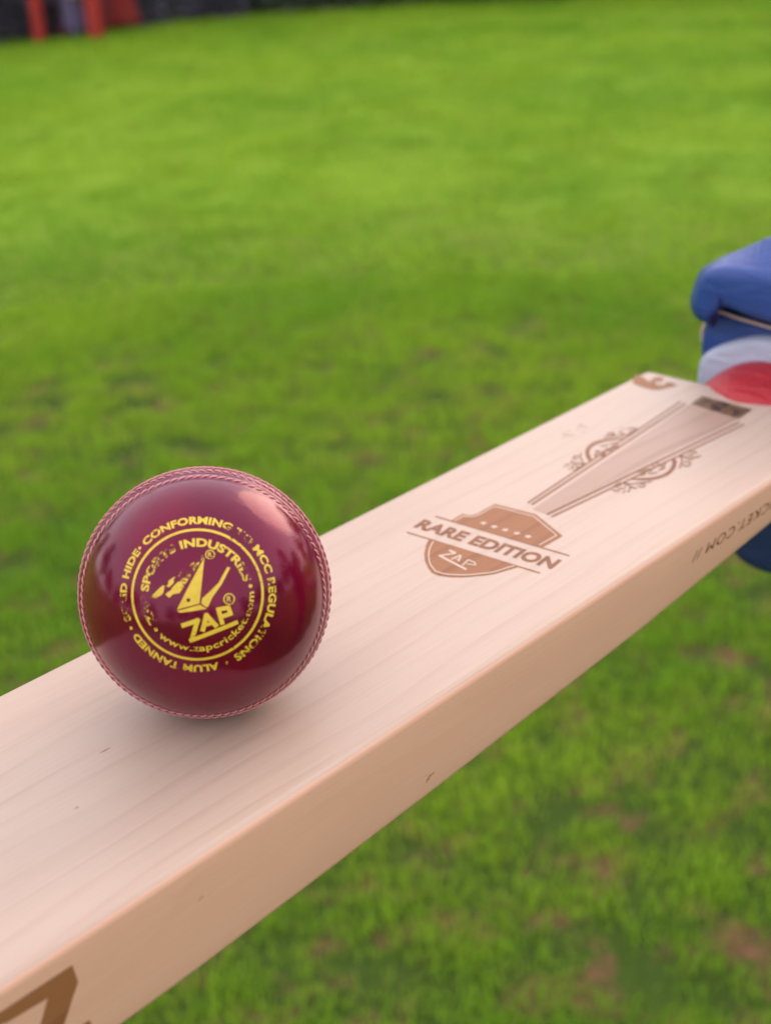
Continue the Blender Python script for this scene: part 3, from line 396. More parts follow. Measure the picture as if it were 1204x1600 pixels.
# ------------------------------------------------------------------ trees round the field
def bark_mat():
    t = NT('bark'); c = t.obj()
    n1 = t.noise(t.mapping(c, (1, 1, .15)), 14, 4)
    t.set(Base_Color=t.mix(n1, (.035, .026, .02), (.11, .085, .065)), Roughness=.9); t.bump(n1, .8, .03); return t.m
def leaf_mat(name, a, b):
    t = NT(name); g = t.n('ShaderNodeNewGeometry').outputs['Position']
    n1 = t.noise(g, 1.3, 3); n2 = t.noise(g, 14, 2)
    col = t.mix(t.math('MULTIPLY', t.math('ADD', n1, n2), .5), a, b)
    t.set(Base_Color=col, Roughness=.6)
    tr = t.n('ShaderNodeBsdfTranslucent'); t.l(col, tr.inputs[0])
    mx = t.n('ShaderNodeMixShader'); mx.inputs[0].default_value = .25
    t.l(t.b.outputs[0], mx.inputs[1]); t.l(tr.outputs[0], mx.inputs[2]); t.l(mx.outputs[0], t.out.inputs[0])
    return t.m
BARK = bark_mat()
LEAF = [leaf_mat('dark_leaf', (.055, .075, .05), (.085, .11, .06)), leaf_mat('green_leaf', (.030, .062, .012), (.065, .115, .022)), leaf_mat('dusky_leaf', (.080, .078, .11), (.105, .10, .13))]

def trunk_data(height, r0, seed, limbs=6):
    R = random.Random(seed); V, F = [], []
    def tube(path, rad):
        base = len(V); n = 8
        for i, p in enumerate(path):
            d = (path[min(i+1, len(path)-1)] - path[max(i-1, 0)]).normalized()
            a = d.orthogonal().normalized(); b = d.cross(a)
            for k in range(n):
                an = 6.283 * k / n; V.append(tuple(p + (a * math.cos(an) + b * math.sin(an)) * rad[i] * (1 + .12 * R.uniform(-1, 1))))
        for i in range(len(path)-1):
            for k in range(n):
                k2 = (k+1) % n; F.append((base+i*n+k, base+i*n+k2, base+(i+1)*n+k2, base+(i+1)*n+k))
    P = [Vector((R.uniform(-.06, .06)*i, R.uniform(-.06, .06)*i, height*.75*i/6 - (.05 if i == 0 else 0))) for i in range(7)]
    tube(P, [r0*1.5, r0, r0*.85, r0*.7, r0*.52, r0*.35, r0*.12])
    for j in range(limbs):
        i = 2 + j % 4; a = j * 2.4 + R.random(); L = height * R.uniform(.2, .34)
        q = P[i]; end = q + Vector((math.cos(a)*L, math.sin(a)*L, L*.65))
        mid = q.lerp(end, .5) + Vector((0, 0, -.08*L))
        tube([q, mid, end], [r0*.36, r0*.22, r0*.06])
    return V, F
def crown_data(height, width, base, count, leaf, seed):
    R = random.Random(seed); V, F = [], []
    lobes = []
    for i in range(15):
        a = R.uniform(0, 6.283); t = R.random(); rr = width * .5 * (1 - .55 * t) * R.uniform(.35, .95)
        lobes.append((Vector((rr*math.cos(a), rr*math.sin(a), base + (height-base)*(.12 + .76*t))), width * R.uniform(.16, .27)))
    for _ in range(count):
        c, r = lobes[R.randrange(len(lobes))]
        d = Vector((R.gauss(0, 1), R.gauss(0, 1), R.gauss(0, .85))).normalized()
        p = c + d * r * R.uniform(.55, 1.1)
        if p.z < base * .6: continue
        u = Vector((R.gauss(0, 1), R.gauss(0, 1), R.gauss(0, .6))).normalized(); v = u.orthogonal().normalized()
        s = leaf * R.uniform(.6, 1.3); i = len(V)
        V += [tuple(p - u*s), tuple(p + v*s*.5), tuple(p + u*s), tuple(p - v*s*.5)]; F.append((i, i+1, i+2, i+3))
    return V, F
tree_meshes = []
for k, (h, wd, base, cnt, lf) in enumerate([(6.2, 4.6, 1.5, 3600, .16), (5.4, 4.2, 1.1, 3400, .15), (6.8, 4.4, 1.8, 3600, .16)]):
    tv, tf = trunk_data(h, .17, 30 + k); cv, cf = crown_data(h, wd, base, cnt, lf, 60 + k)
    a = bpy.data.meshes.new('trunk'); a.from_pydata(tv, [], tf); a.materials.append(BARK); a.polygons.foreach_set('use_smooth', [True]*len(a.polygons))
    b = bpy.data.meshes.new('crown'); b.from_pydata(cv, [], cf); b.materials.append(LEAF[(1, 0, 1)[k]])
    tree_meshes.append((a, b))
def plant(name, x, y, rz, sc, trunk, crown, label, cat, group, mats=None):
    r = empty(name, (x, y, gheight(x, y)))
    r.rotation_euler.z = rz; r.scale = (sc, sc, sc)
    for nm, me in (('trunk', trunk), ('crown', crown)):
        o = bpy.data.objects.new(nm, me); COL.objects.link(o); o.parent = r
    tag(r, label, cat, group)
    return r
# bushes whose feet close the view along the top of the picture
bush_meshes = []
def shrub_crown(length, depth, height, count, leaf, seed):
    R = random.Random(seed); V, F = [], []
    for _ in range(count):
        u = R.uniform(-1, 1); a = R.uniform(0, math.pi); rr = R.uniform(.55, 1.0)
        lump = 1 + .16 * mnoise.noise(Vector((u * 2.2, a * 2, seed))) - .10 * abs(u) ** 3
        p = Vector((u * length / 2, -math.cos(a) * depth / 2 * rr * lump, 0))
        p.z = (R.random() ** .8) * height * lump if R.random() < .75 else height * lump * rr * math.sin(a)
        w_ = Vector((R.gauss(0, 1), R.gauss(0, 1), R.gauss(0, .6))).normalized(); v = w_.orthogonal().normalized()
        s_ = leaf * R.uniform(.6, 1.3); i = len(V)
        V += [tuple(p - w_*s_), tuple(p + v*s_*.5), tuple(p + w_*s_), tuple(p - v*s_*.5)]; F.append((i, i+1, i+2, i+3))
    return V, F
for k in range(3):
    tv, tf = trunk_data(1.3, .05, 90 + k, 7); cv, cf = shrub_crown(1.5, .62, 1.7, 9000, .055, 120 + k)
    a = bpy.data.meshes.new('trunk'); a.from_pydata(tv, [], tf); a.materials.append(BARK)
    b = bpy.data.meshes.new('crown'); b.from_pydata(cv, [], cf); b.materials.append(LEAF[(2, 0, 1)[k]])
    bush_meshes.append((a, b))
def px_ground(u, v, dist_add=0.0):
    d = (RIGHT * ((u - 602) / 2302.87) + DOWN * ((v - 800) / 2302.87) + FWD)
    c = cam.matrix_world.translation; t = -c.z / d.z; q = c + d * t
    f = Vector((d.x, d.y, 0)).normalized()
    return q.x + f.x * dist_add, q.y + f.y * dist_add
# feet of the shrubs along the field edge: (u, v on the edge of the lawn, kind, label)
EDGE = [(-290, 112, 0, 'first'), (-150, 94, 0, 'second'),
        (-10, 76, 0, 'nearly black dusky shrub at the top left corner of the picture'),
        (120, 60, 0, 'dark dusky shrub directly behind the red play frame'),
        (255, 45, 0, 'grey dusky shrub just right of the red play frame'),
        (390, 31, 1, 'dark green shrub at the top edge, left of the middle'),
        (525, 22, 1, 'dark green shrub at the middle of the top edge'),
        (660, 13, 2, 'mid green shrub at the top edge, right of the middle'),
        (800, 6, 2, 'mid green shrub at the top edge, second from the right'),
        (940, 1, 2, 'mid green shrub farthest right along the top edge'),
        (1080, -5, 2, 'first'), (1225, -12, 2, 'second'), (1370, -19, 2, 'third')]
for i, (u, v, k, lab) in enumerate(EDGE):
    x, y = px_ground(u, v, .66)
    x2, y2 = px_ground(u + 20, v - 1.6, .66)
    if len(lab) < 10:
        lab = '%s leafy shrub beyond the %s edge of the picture along the field' % (lab, 'left' if u < 0 else 'right')
    plant('shrub', x, y, math.atan2(y2 - y, x2 - x), 1.0 + .06 * math.sin(i * 2.3), *bush_meshes[k],
          lab, 'shrub', 'shrubs along the field edge')
for i in range(26):
    a = 6.283 * i / 26 + .06 * math.sin(i * 5.1); r = 18.5 + 1.6 * math.sin(i * 3.7)
    k = i % 3; sc = 1.0 + .12 * math.sin(i * 1.7)
    x, y = r * math.cos(a), r * math.sin(a)
    plant('broadleaf_tree', x, y, i * 2.1, sc, *tree_meshes[k],
          'broadleaf tree standing behind the shrubs around the field', 'tree', 'trees around the field')

# ------------------------------------------------------------------ red play frame far left
def plain(name, col, rough=.45):
    t = NT(name); c = t.obj(); t.set(Base_Color=t.mix(t.noise(c, 8, 3), tuple(.8*v for v in col), col), Roughness=rough); return t.m
M['red_paint'] = plain('red_paint', (.40, .020, .018)); M['dark_red'] = plain('dark_red_plastic', (.30, .018, .02))
M['yellow_paint'] = plain('yellow_paint', (.7, .42, .02)); M['violet'] = plain('violet_plastic', (.13, .095, .22))
pf = empty('play_frame', (*px_ground(140, 56), 0))
tag(pf, 'red play frame with posts, panels and a yellow deck on the far lawn edge', 'play frame')
pfl = pf.location.copy()
ex = Vector((RIGHT.x, RIGHT.y, 0)).normalized(); ey = Vector((FWD.x, FWD.y, 0)).normalized()
def frame_box(name, mat, c, sx, sy, z0, z1, lean=0.0, bev=.02):
    """box in the frame's own axes: c = (across, away)"""
    V = []
    for z, off in ((z0, 0.0), (z1, lean)):
        for a, b in ((-1, -1), (1, -1), (1, 1), (-1, 1)):
            q = ex * (c[0] + off + a*sx/2) + ey * (c[1] + b*sy/2); V.append((q.x, q.y, z))
    F = [(0, 1, 2, 3), (4, 5, 6, 7)] + [(i, (i+1) % 4, 4+(i+1) % 4, 4+i) for i in range(4)]
    o = mesh_obj(name, V, F, mat, pf)
    bm = bmesh.new(); bm.from_mesh(o.data); bmesh.ops.bevel(bm, geom=bm.edges[:], offset=bev, segments=2, affect='EDGES'); bm.to_mesh(o.data); bm.free()
    return o
def px_off(u, v):
    x, y = px_ground(u, v); d = Vector((x - pfl.x, y - pfl.y, 0)); return d.dot(ex), d.dot(ey)
pa = px_off(62, 66); pb = px_off(92, 54); pc = px_off(151, 60); pd = px_off(196, 47)
frame_box('post', M['red_paint'], pa, .10, .10, 0, 1.9)
frame_box('post', M['red_paint'], pc, .13, .12, 0, 1.9)
frame_box('post', M['red_paint'], (pa[0] + .12, pa[1] + .42), .12, .11, 0, 1.9)
frame_box('post', M['red_paint'], (pd[0] - .10, pd[1] + .1), .10, .11, 0, 1.9)
frame_box('side_panel', M['dark_red'], (pb[0], pb[1]), .20, .04, .06, .95)
frame_box('side_panel', M['dark_red'], (pd[0] - .02, pd[1]), .36, .04, .05, 1.3, lean=-.26)
frame_box('crawl_tube', M['violet'], (pc[0] - .20, pc[1] + .25), .17, .5, .02, .62, bev=.06)
frame_box('deck', M['yellow_paint'], (pc[0] - .12, pc[1] + .18), .22, .5, .36, .60)
frame_box('roof', M['red_paint'], ((pa[0]+pc[0])/2 + .1, pc[1] + .5), 1.0, 1.1, 1.9, 1.98)

# ------------------------------------------------------------------ cricket bat
MM = 0.001
bat = empty('cricket_bat', (0, 0, H))
tag(bat, 'pale willow cricket bat with burnt emblem held level under the ball', 'cricket bat')
XT = [-262, -245, -200, -150, -82, -60, -13, 43, 95, 149, 195, 241, 290, 321]
TT = [15, 22, 29, 33, 34.2, 34.2, 33, 31.2, 29, 26.8, 23.6, 20.2, 17.6, 16]
SX = [-262, -200, -100, 0, 100, 200, 290, 321]
ST = [20, 40, 58, 62, 60, 50, 36, 32]
def blade_ring(x, inset=0.0):
    t = float(np.interp(x, XT, TT)); s = float(np.interp(x, SX, ST)); hw = 54.0
    if x < -225: hw = 54 - 12 * ((-225 - x) / 37.0) ** 2
    hw -= inset; zt = -inset; zb = -t + inset; r1 = 2.8; r2 = 2.6
    pts = []
    for k in range(24): pts.append((-hw + r1 + (2*hw - 2*r1) * k / 23.0, zt))                 # face
    for k in range(1, 7): a = math.pi/2 * (1 - k/6.0); pts.append((hw - r1 + r1*math.cos(a), zt - r1 + r1*math.sin(a)))
    for k in range(1, 6): f = k / 6.0; pts.append((hw + .35*math.sin(f*math.pi), (zt - r1) * (1-f) + (zb + r2) * f))
    for k in range(0, 5): a = math.pi/2 * k/4.0; pts.append((hw - r2 + r2*math.cos(a), zb + r2 - r2*math.sin(a)))
    n = 18
    for k in range(1, n):                                                                    # the back with its spine
        f = k / n; y = (hw - r2) * (1 - 2*f); g = 1 - abs(1 - 2*f)
        pts.append((y, zb - (s - t) * (g ** 1.25 if g < .9 else .9**1.25 + (1 - .9**1.25) * (1 - ((1 - g)/.1)**2))))
    for k in range(4, -1, -1): a = math.pi/2 * k/4.0; pts.append((-hw + r2 - r2*math.cos(a), zb + r2 - r2*math.sin(a)))
    for k in range(5, 0, -1): f = k / 6.0; pts.append((-hw - .35*math.sin(f*math.pi), (zt - r1) * (1-f) + (zb + r2) * f))
    for k in range(6, 0, -1): a = math.pi/2 * (1 - k/6.0); pts.append((-hw + r1 - r1*math.cos(a), zt - r1 + r1*math.sin(a)))
    def sx(y):                                                                               # shoulder runs slightly skew
        return (y - 54) * .03 if x > 300 else 0.0
    return [((x + sx(y)) * MM, y * MM, z * MM) for y, z in pts]
rings = [blade_ring(-262, 4), blade_ring(-260.5, 1.2), blade_ring(-258, 0)]
rings += [blade_ring(x) for x in np.linspace(-250, 318, 60)]
rings += [blade_ring(319.6, .35), blade_ring(320.6, 1.0), blade_ring(321.2, 2.2)]
V, F = loft(rings)
blade = mesh_obj('blade', V, F, M['willow'], bat, smooth=True)
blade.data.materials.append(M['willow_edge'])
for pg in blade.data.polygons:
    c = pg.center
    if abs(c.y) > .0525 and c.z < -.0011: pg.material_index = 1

def flat(name, polys, strips, mat, z, extra=(), parent=blade):
    """print lying on the face: polygons and ribbons given in mm on the face plane"""
    V, F = [], []
    for pl in polys:
        i = len(V); V += [(a*MM, b*MM, z*MM) for a, b in pl]; F.append(tuple(range(i, i+len(pl))))
    for j, (l, r) in enumerate(strips):
        i = len(V); n = len(l); dz = .012 + .005 * (j % 9)
        V += [(a*MM, b*MM, (z+dz)*MM) for a, b in l] + [(a*MM, b*MM, (z+dz)*MM) for a, b in r]
        F += [(i+k, i+k+1, i+n+k+1, i+n+k) for k in range(n-1)]
    for ev, ef in extra:
        i = len(V); V += ev; F += [tuple(i+k for k in f) for f in ef]
    o = mesh_obj(name, V, F, mat, parent, fix=False)
    me = o.data; bm = bmesh.new(); bm.from_mesh(me)
    bmesh.ops.triangulate(bm, faces=[f for f in bm.faces if len(f.verts) > 4])
    for f in bm.faces:
        if f.normal.z < 0: f.normal_flip()
    bm.to_mesh(me); bm.free()
    return o

def glyphs(text, bold=0.0, space=1.0):
    """2-D mesh of a line of text: vertices (x, y) with cap height near .7, and faces"""
    cu = bpy.data.curves.new('glyphs', 'FONT'); cu.body = text; cu.offset = bold; cu.space_character = space
    cu.resolution_u = 3
    ob = bpy.data.objects.new('glyphs', cu); COL.objects.link(ob)
    dg = bpy.context.evaluated_depsgraph_get(); dg.update()
    me = bpy.data.meshes.new_from_object(ob.evaluated_get(dg))
    V = np.array([v.co[:2] for v in me.vertices]); F = [tuple(p.vertices) for p in me.polygons]
    bpy.data.objects.remove(ob, do_unlink=True); bpy.data.curves.remove(cu); bpy.data.meshes.remove(me)
    return V, F
def fit(V, w, h):
    a, b = V.min(0), V.max(0)
    return (V - a) / (b - a) * np.array([w, h])

flat('splice_inlay', [T['splice']], [], M['splice'], .06)
flat('foil_patch', [T['tape']], [], M['tape'], .09)
flat('engraved_border', [], T['v'], M['burnt_line'], .10)
flat('engraved_scrollwork', [], T['flour_r'], M['burnt_line'], .12)
flat('engraved_scrollwork', [], T['flour_l'], M['burnt_line'], .12)
flat('engraved_crown', [T['crown']], T['crown2'], M['burnt'], .08)
flat('faint_stamp', [], T['smudge'], M['smudge'], .05)
emb = flat('engraved_shield', [T['shield_up'], T['shield_lo']], T['lines'], M['burnt'], .08)
stars = []
for (cx, cy) in [(143.3, 10.72), (143.2, 5.68), (143.3, .7), (143.5, -4.35), (143.7, -9.31)]:
    pts = []
    for k in range(10):
        a = math.pi * k / 5; r = 1.75 if k % 2 == 0 else .75
        pts.append((cx + r*math.cos(a), cy + r*math.sin(a)))
    stars.append(pts)
for st in stars: flat('star', [st], [], M['pale'], .14, parent=emb)
flat('pale_lettering', [], T['pale'] + T['zap'], M['pale'], .13, parent=emb)
# RARE EDITION across the band
gv_, gf_ = glyphs('RARE EDITION', .042, 1.04)
q = fit(gv_, 60.6, 7.9)
ev = [((125.5 + .036*a + b - .012*b) * MM, (29.6 - a - .02*b + .14*b) * MM, .10*MM) for a, b in q]
flat('engraved_lettering', [], [], M['burnt_line'], .10, extra=[(ev, gf_)], parent=emb)
# side print: the address and the large Z, both upside down along the near edge
YS = -54.0
def side_y(z, x):
    t = float(np.interp(x, XT, TT)); f = np.clip((-2.8 - z) / (t - 5.4), 0, 1); return YS - .35*math.sin(f*math.pi) - .09
gv_, gf_ = glyphs('// WWW.ZAPCRICKET.COM //', .0, 1.12)
q = fit(gv_, 128.0, 3.7)
ev = []
for a, b in q:
    x = 181.0 + (128.0 - a) - b*.62 + 2.2; z = -8.5 - b
    ev.append((x*MM, side_y(z, x)*MM, z*MM))
mesh_obj('edge_lettering', ev, gf_, M['burnt_dark'], blade, fix=False)
V, F = [], []
for pl in T['bigz']:
    i = len(V)
    for (a, b) in pl: V.append((a*MM, side_y(b, a)*MM, b*MM))
    F.append(tuple(range(i, i+len(pl))))
zo = mesh_obj('edge_letter', V, F, M['burnt'], blade, fix=False)
bm = bmesh.new(); bm.from_mesh(zo.data); bmesh.ops.triangulate(bm, faces=bm.faces[:]); bmesh.ops.subdivide_edges(bm, edges=bm.edges[:], cuts=3, use_grid_fill=True)
for v in bm.verts: v.co.y = side_y(v.co.z*1000, v.co.x*1000) * MM
bm.to_mesh(zo.data); bm.free()

# handle with its red rubber grip
HX = [306, 307.5, 310, 314, 320, 330, 345, 365, 400, 480, 560, 600, 606, 609]
HR = [2, 10, 17, 24, 28.5, 29, 26, 21, 18, 17.5, 18, 19, 17, 8]
HT = [.3, 1.4, 2.8, 4.4, 6.2, 8.2, 9.8, 10, 9.5, 9, 9.5, 10, 8, 2]
HB = [-10, -14, -17, -20, -24, -27, -28, -28, -27, -26, -27, -28, -26, -18]
hr = []
for i in np.linspace(0, len(HX)-1, 90):
    x, r, zt, zb = (float(np.interp(i, range(len(HX)), A)) for A in (HX, HR, HT, HB))
    if x > 345: r += .35 * math.sin(x * .9); zt += .3 * math.sin(x * .9)
    ring = []
    for k in range(32):
        a = 6.283 * k / 32; cz = (zt + zb) / 2; hz = (zt - zb) / 2
        ring.append(((x + .10*r*math.cos(a)) * MM, (1.0 - .18*(x < 340) * 8 + r * math.cos(a)) * MM, (cz + hz * math.sin(a)) * MM))
    hr.append(ring)
V, F = loft(hr)
mesh_obj('handle_grip', V, F, M['grip'], bat, smooth=True)

# ------------------------------------------------------------------ cricket ball
RB = 35.25
ball_c = Vector((0, -1.88, 35.95)) * MM + Vector((0, 0, H))
ball = empty('cricket_ball', (ball_c.x, ball_c.y, H))
tag(ball, 'shiny dark red leather cricket ball with gold stamp resting on the bat', 'cricket ball')
off = ball_c - Vector(ball.location)
sx_ = Vector((-0.6322, -0.6937, 0.345)).normalized()          # axis of the seam circle
su = Vector((0, 0, 1)); su = (su - sx_ * su.dot(sx_)).normalized(); sv = sx_.cross(su)
def seam_r(l):                                                 # radius against distance l (mm) from the seam plane
    l = abs(l); r = RB
    if l < 13.2: r += .50 * (1 - (l / 13.2) ** 4)
    for g0 in (0.0, 4.6, 9.2): r -= .22 * math.exp(-((l - g0) / .55) ** 2)
    return r
V, F = [], []
NL, NA = 150, 160
lats = [-math.pi/2 + math.pi * i / NL for i in range(1, NL)]
# denser rows near the seam
lats = sorted(set([round(x, 5) for x in lats] + [round(-.42 + .84 * i / 120, 5) for i in range(121)]))
for la in lats:
    r = seam_r(la * RB)
    for k in range(NA):
        a = 6.28318531 * k / NA
        d = sx_ * math.sin(la) + (su * math.cos(a) + sv * math.sin(a)) * math.cos(la)
        V.append(tuple(d * r * MM))
n = len(lats)
for i in range(n-1):
    for k in range(NA):
        k2 = (k+1) % NA; F.append((i*NA+k, i*NA+k2, (i+1)*NA+k2, (i+1)*NA+k))
V += [tuple(-sx_ * RB * MM), tuple(sx_ * RB * MM)]
for k in range(NA):
    F.append((len(V)-2, (k+1) % NA, k)); F.append((len(V)-1, (n-1)*NA+k, (n-1)*NA+(k+1) % NA))
leather = mesh_obj('leather_cover', V, F, M['leather'], ball, smooth=True, loc=off)
# six rows of stitches, each stitch a little twisted thread
for row, l in enumerate((-11.4, -6.9, -2.3, 2.3, 6.9, 11.4)):
    V, F = [], []
    cnt = 96; sgn = 1 if row % 2 else -1
    for s in range(cnt):
        a0 = 6.28318531 * (s + .5 * (row % 2)) / cnt; jit = rng.uniform(-.08, .08)
        base = len(V); NS, NC = 7, 6
        for i in range(NS):
            f = i / (NS - 1) - .5
            a = a0 + f * 6.283 / cnt * 1.05; ll = l + sgn * f * 1.15 + jit
            la = ll / RB; lift = .20 * math.cos(f * math.pi) - .08
            rad = .34 * (.35 + .65 * math.cos(f * math.pi) ** .5 if abs(f) < .5 else .35)
            d = sx_ * math.sin(la) + (su * math.cos(a) + sv * math.sin(a)) * math.cos(la)
            c = d * (seam_r(ll) + lift)
            side = sx_ - d * sx_.dot(d); side.normalize()
            for k in range(NC):
                b = 6.283 * k / NC
                V.append(tuple((c + side * math.cos(b) * rad * 1.25 + d * math.sin(b) * rad * .8) * MM))
        for i in range(NS-1):
            for k in range(NC):
                k2 = (k+1) % NC; F.append((base+i*NC+k, base+i*NC+k2, base+(i+1)*NC+k2, base+(i+1)*NC+k))
        F.append(tuple(base + k for k in range(NC))); F.append(tuple(base + (NS-1)*NC + k for k in range(NC)))
    tag(mesh_obj('seam_stitching', V, F, M['thread'], ball, smooth=True, loc=off), kind='stuff')

# gold stamp: everything laid out round the stamp axis, then wrapped on the sphere
AX = Vector((-0.62108, -0.64886, 0.43959)).normalized()
EU = Vector((0.35739, 0.26470, 0.89566)); EU = (EU - AX * EU.dot(AX)).normalized()
ER = EU.cross(AX).normalized()
def wrap(px, py, lift=.035):
    """px, py in mm along the leather from the stamp centre"""
    r = math.hypot(px, py); th = r / 36.0; a = math.atan2(py, px)
    d = AX * math.cos(th) + (ER * math.cos(a) + EU * math.sin(a)) * math.sin(th)
    l = math.asin(max(-1, min(1, d.dot(sx_)))) * RB
    return tuple(d * (seam_r(l) + lift) * MM)
def stamp(name, V2, F, parent, lift=.035, mat='gold'):
    bm = bmesh.new(); vs = [bm.verts.new((a, b, 0)) for a, b in V2]
    for f in F:
        try: bm.faces.new([vs[i] for i in f])
        except ValueError: pass
    bmesh.ops.triangulate(bm, faces=bm.faces[:])
    for _ in range(2):
        long = [e for e in bm.edges if e.calc_length() > 1.3]
        if long: bmesh.ops.subdivide_edges(bm, edges=long, cuts=1)
    bmesh.ops.triangulate(bm, faces=bm.faces[:])
    P = [v.co.copy() for v in bm.verts]
    for v, q in zip(bm.verts, P): v.co = wrap(q.x, q.y, lift)
    bm.normal_update()
    for f in bm.faces:
        if f.normal.dot(f.calc_center_median()) < 0: f.normal_flip()
    me = bpy.data.meshes.new(name); bm.to_mesh(me); bm.free(); me.materials.append(M[mat])
    o = bpy.data.objects.new(name, me); COL.objects.link(o); o.parent = parent
    return o
DEG = 36.0 * math.pi / 180
def arc_text(text, a0, a1, r_base, r_top, bold=.042, outward=True):
    """text from angle a0 to a1 (degrees); outward: tops away from the centre, running clockwise"""
    g, f = glyphs(text, bold, 1.05); q = fit(g, 1.0, 1.0); out = []
    for s, t in q:
        a = math.radians(a0 + (a1 - a0) * s)
        r = (r_base + (r_top - r_base) * t) * DEG
        out.append((r * math.cos(a), r * math.sin(a)))
    return out, f
def join(parts):
    V, F = [], []
    for v, f in parts:
        i = len(V); V += list(v); F += [tuple(i + k for k in ff) for ff in f]
    return V, F
def disc(cx, cy, r, n=12):
    return [(cx + r*math.cos(6.283*k/n), cy + r*math.sin(6.283*k/n)) for k in range(n)], [tuple(range(n))]
def ring2(cx, cy, r0, r1, n=120):
    v = []
    for k in range(n):
        a = 6.28318531*k/n; v += [(cx + r0*math.cos(a), cy + r0*math.sin(a)), (cx + r1*math.cos(a), cy + r1*math.sin(a))]
    return v, [(2*k, 2*k+1, (2*k+3) % (2*n), (2*k+2) % (2*n)) for k in range(n)]
def polar(r, a): return r*DEG*math.cos(math.radians(a)), r*DEG*math.sin(math.radians(a))
def ribbon2(pts, wd):
    v, f = [], []
    for (a, b) in zip(pts[:-1], pts[1:]):
        d = Vector((b[0]-a[0], b[1]-a[1])); d.normalize(); nx, ny = -d.y*wd/2, d.x*wd/2; e = d * wd * .42; i = len(v)
        v += [(a[0]-e.x+nx, a[1]-e.y+ny), (a[0]-e.x-nx, a[1]-e.y-ny), (b[0]+e.x-nx, b[1]+e.y-ny), (b[0]+e.x+nx, b[1]+e.y+ny)]
        f.append((i, i+1, i+2, i+3))
    return v, f
outer = [arc_text('CONFORMING TO MCC REGULATIONS', 137, -60, 32.1, 36.2), arc_text('ALUM TANNED', -73.5, -147.5, 32.1, 36.0),
         arc_text('SOLID HIDE', -159, -216.5, 32.1, 36.0)]
for a in (-67.5, -153.2, 141.5): outer.append(disc(*polar(34.2, a), .5))
stamp('gold_rim_lettering', *join(outer), leather)
stamp('gold_circle', *ring2(0, 0, 28.6*DEG, 29.85*DEG), leather, mat='gold_fresh')
inner = [arc_text('ZAP SPORTS INDUSTRIES', 214.5, 15, 21.0, 25.1), arc_text('www.zapcricket.com', -133, 3, 26.2, 22.2, .022)]
for a in (9, -139.5): inner.append(disc(*polar(23.8, a), .55))
stamp('gold_maker_lettering', *join(inner), leather)
wing = [([(2.0, 11.0), (-9.9, 2.0), (-12.8, -.75), (-11.2, -.9), (-9.6, -.1)], [tuple(range(5))]),
        ([(1.95, 10.5), (-8.4, .1), (-7.4, -.8), (-6.2, .2), (-4.5, .5)], [tuple(range(5))])]
stamp('gold_paper_wing', *join(wing), leather)
tri = [([(2.05, 10.2), (-2.4, 1.6), (-5.25, -4.0), (.85, -2.3), (1.5, 4.0)], [tuple(range(5))]),
       ([(-5.2, -4.35), (.9, -2.65), (2.75, -3.75), (-1.0, -4.4), (-4.4, -4.85)], [tuple(range(5))]),
       ([(1.3, -2.3), (1.6, -.9), (3.2, .5), (5.9, 3.2), (8.3, 7.6), (9.1, 7.4), (6.75, 2.8), (4.2, -.8), (4.0, -1.3), (3.2, -3.1), (2.7, -3.4)], [tuple(range(11))])]
stamp('gold_paper_fold', *join(tri), leather, mat='gold_fresh')
zp = [ribbon2([(-3.6, -8.3), (.3, -6.95), (-1.3, -12.2)], 1.25), ribbon2([(-1.6, -12.6), (10.8, -7.75)], 1.15),
      ribbon2([(1.7, -9.5), (2.7, -5.6), (5.2, -8.4)], 1.3), ribbon2([(2.0, -8.3), (4.5, -7.7)], .9),
      ribbon2([(6.9, -7.7), (5.9, -4.0), (8.6, -3.5), (9.2, -5.2), (6.7, -6.0)], 1.2)]
V2, F2 = [], []
for v, f in zp: 
    i = len(V2); V2 += v; F2 += [tuple(i+k for k in ff) for ff in f]
stamp('gold_wordmark', V2, F2, leather, .045, mat='gold_fresh')
rg = []
for (cx, cy, r) in ((3.6, 11.0, 1.35), (8.8, -1.2, 1.6)):
    rg.append(ring2(cx, cy, r*.78, r, 40)); g, f = glyphs('R', .02); q = fit(g, r*.8, r*.95)
    rg.append(([(cx - r*.4 + a, cy - r*.47 + b) for a, b in q], f))
stamp('gold_register_mark', *join(rg), leather)

# ------------------------------------------------------------------ batting glove on the handle
glove = empty('batting_glove', (0.345, 0.0, H))
tag(glove, 'blue padded batting glove with white palm gripping the red handle', 'batting glove')
GO = Vector((-0.345, 0, 0))
def smooth_loop(pts, n=64):
    P = [Vector(p) for p in pts]; k = len(P); o = []
    for i in range(k):
        a, b, c, d = P[i-1], P[i], P[(i+1) % k], P[(i+2) % k]
        for t in (0, .25, .5, .75):
            o.append(.5*((2*b)+(-a+c)*t+(2*a-5*b+4*c-d)*t*t+(-a+3*b-3*c+d)*t**3))
    L = [0]
    for i in range(len(o)): L.append(L[-1] + (o[(i+1) % len(o)] - o[i]).length)
    res = []
    for j in range(n):
        s = L[-1] * j / n; i = max(x for x in range(len(o)) if L[x] <= s)
        t = (s - L[i]) / max(1e-9, L[i+1] - L[i]); res.append(o[i].lerp(o[(i+1) % len(o)], t))
    return res
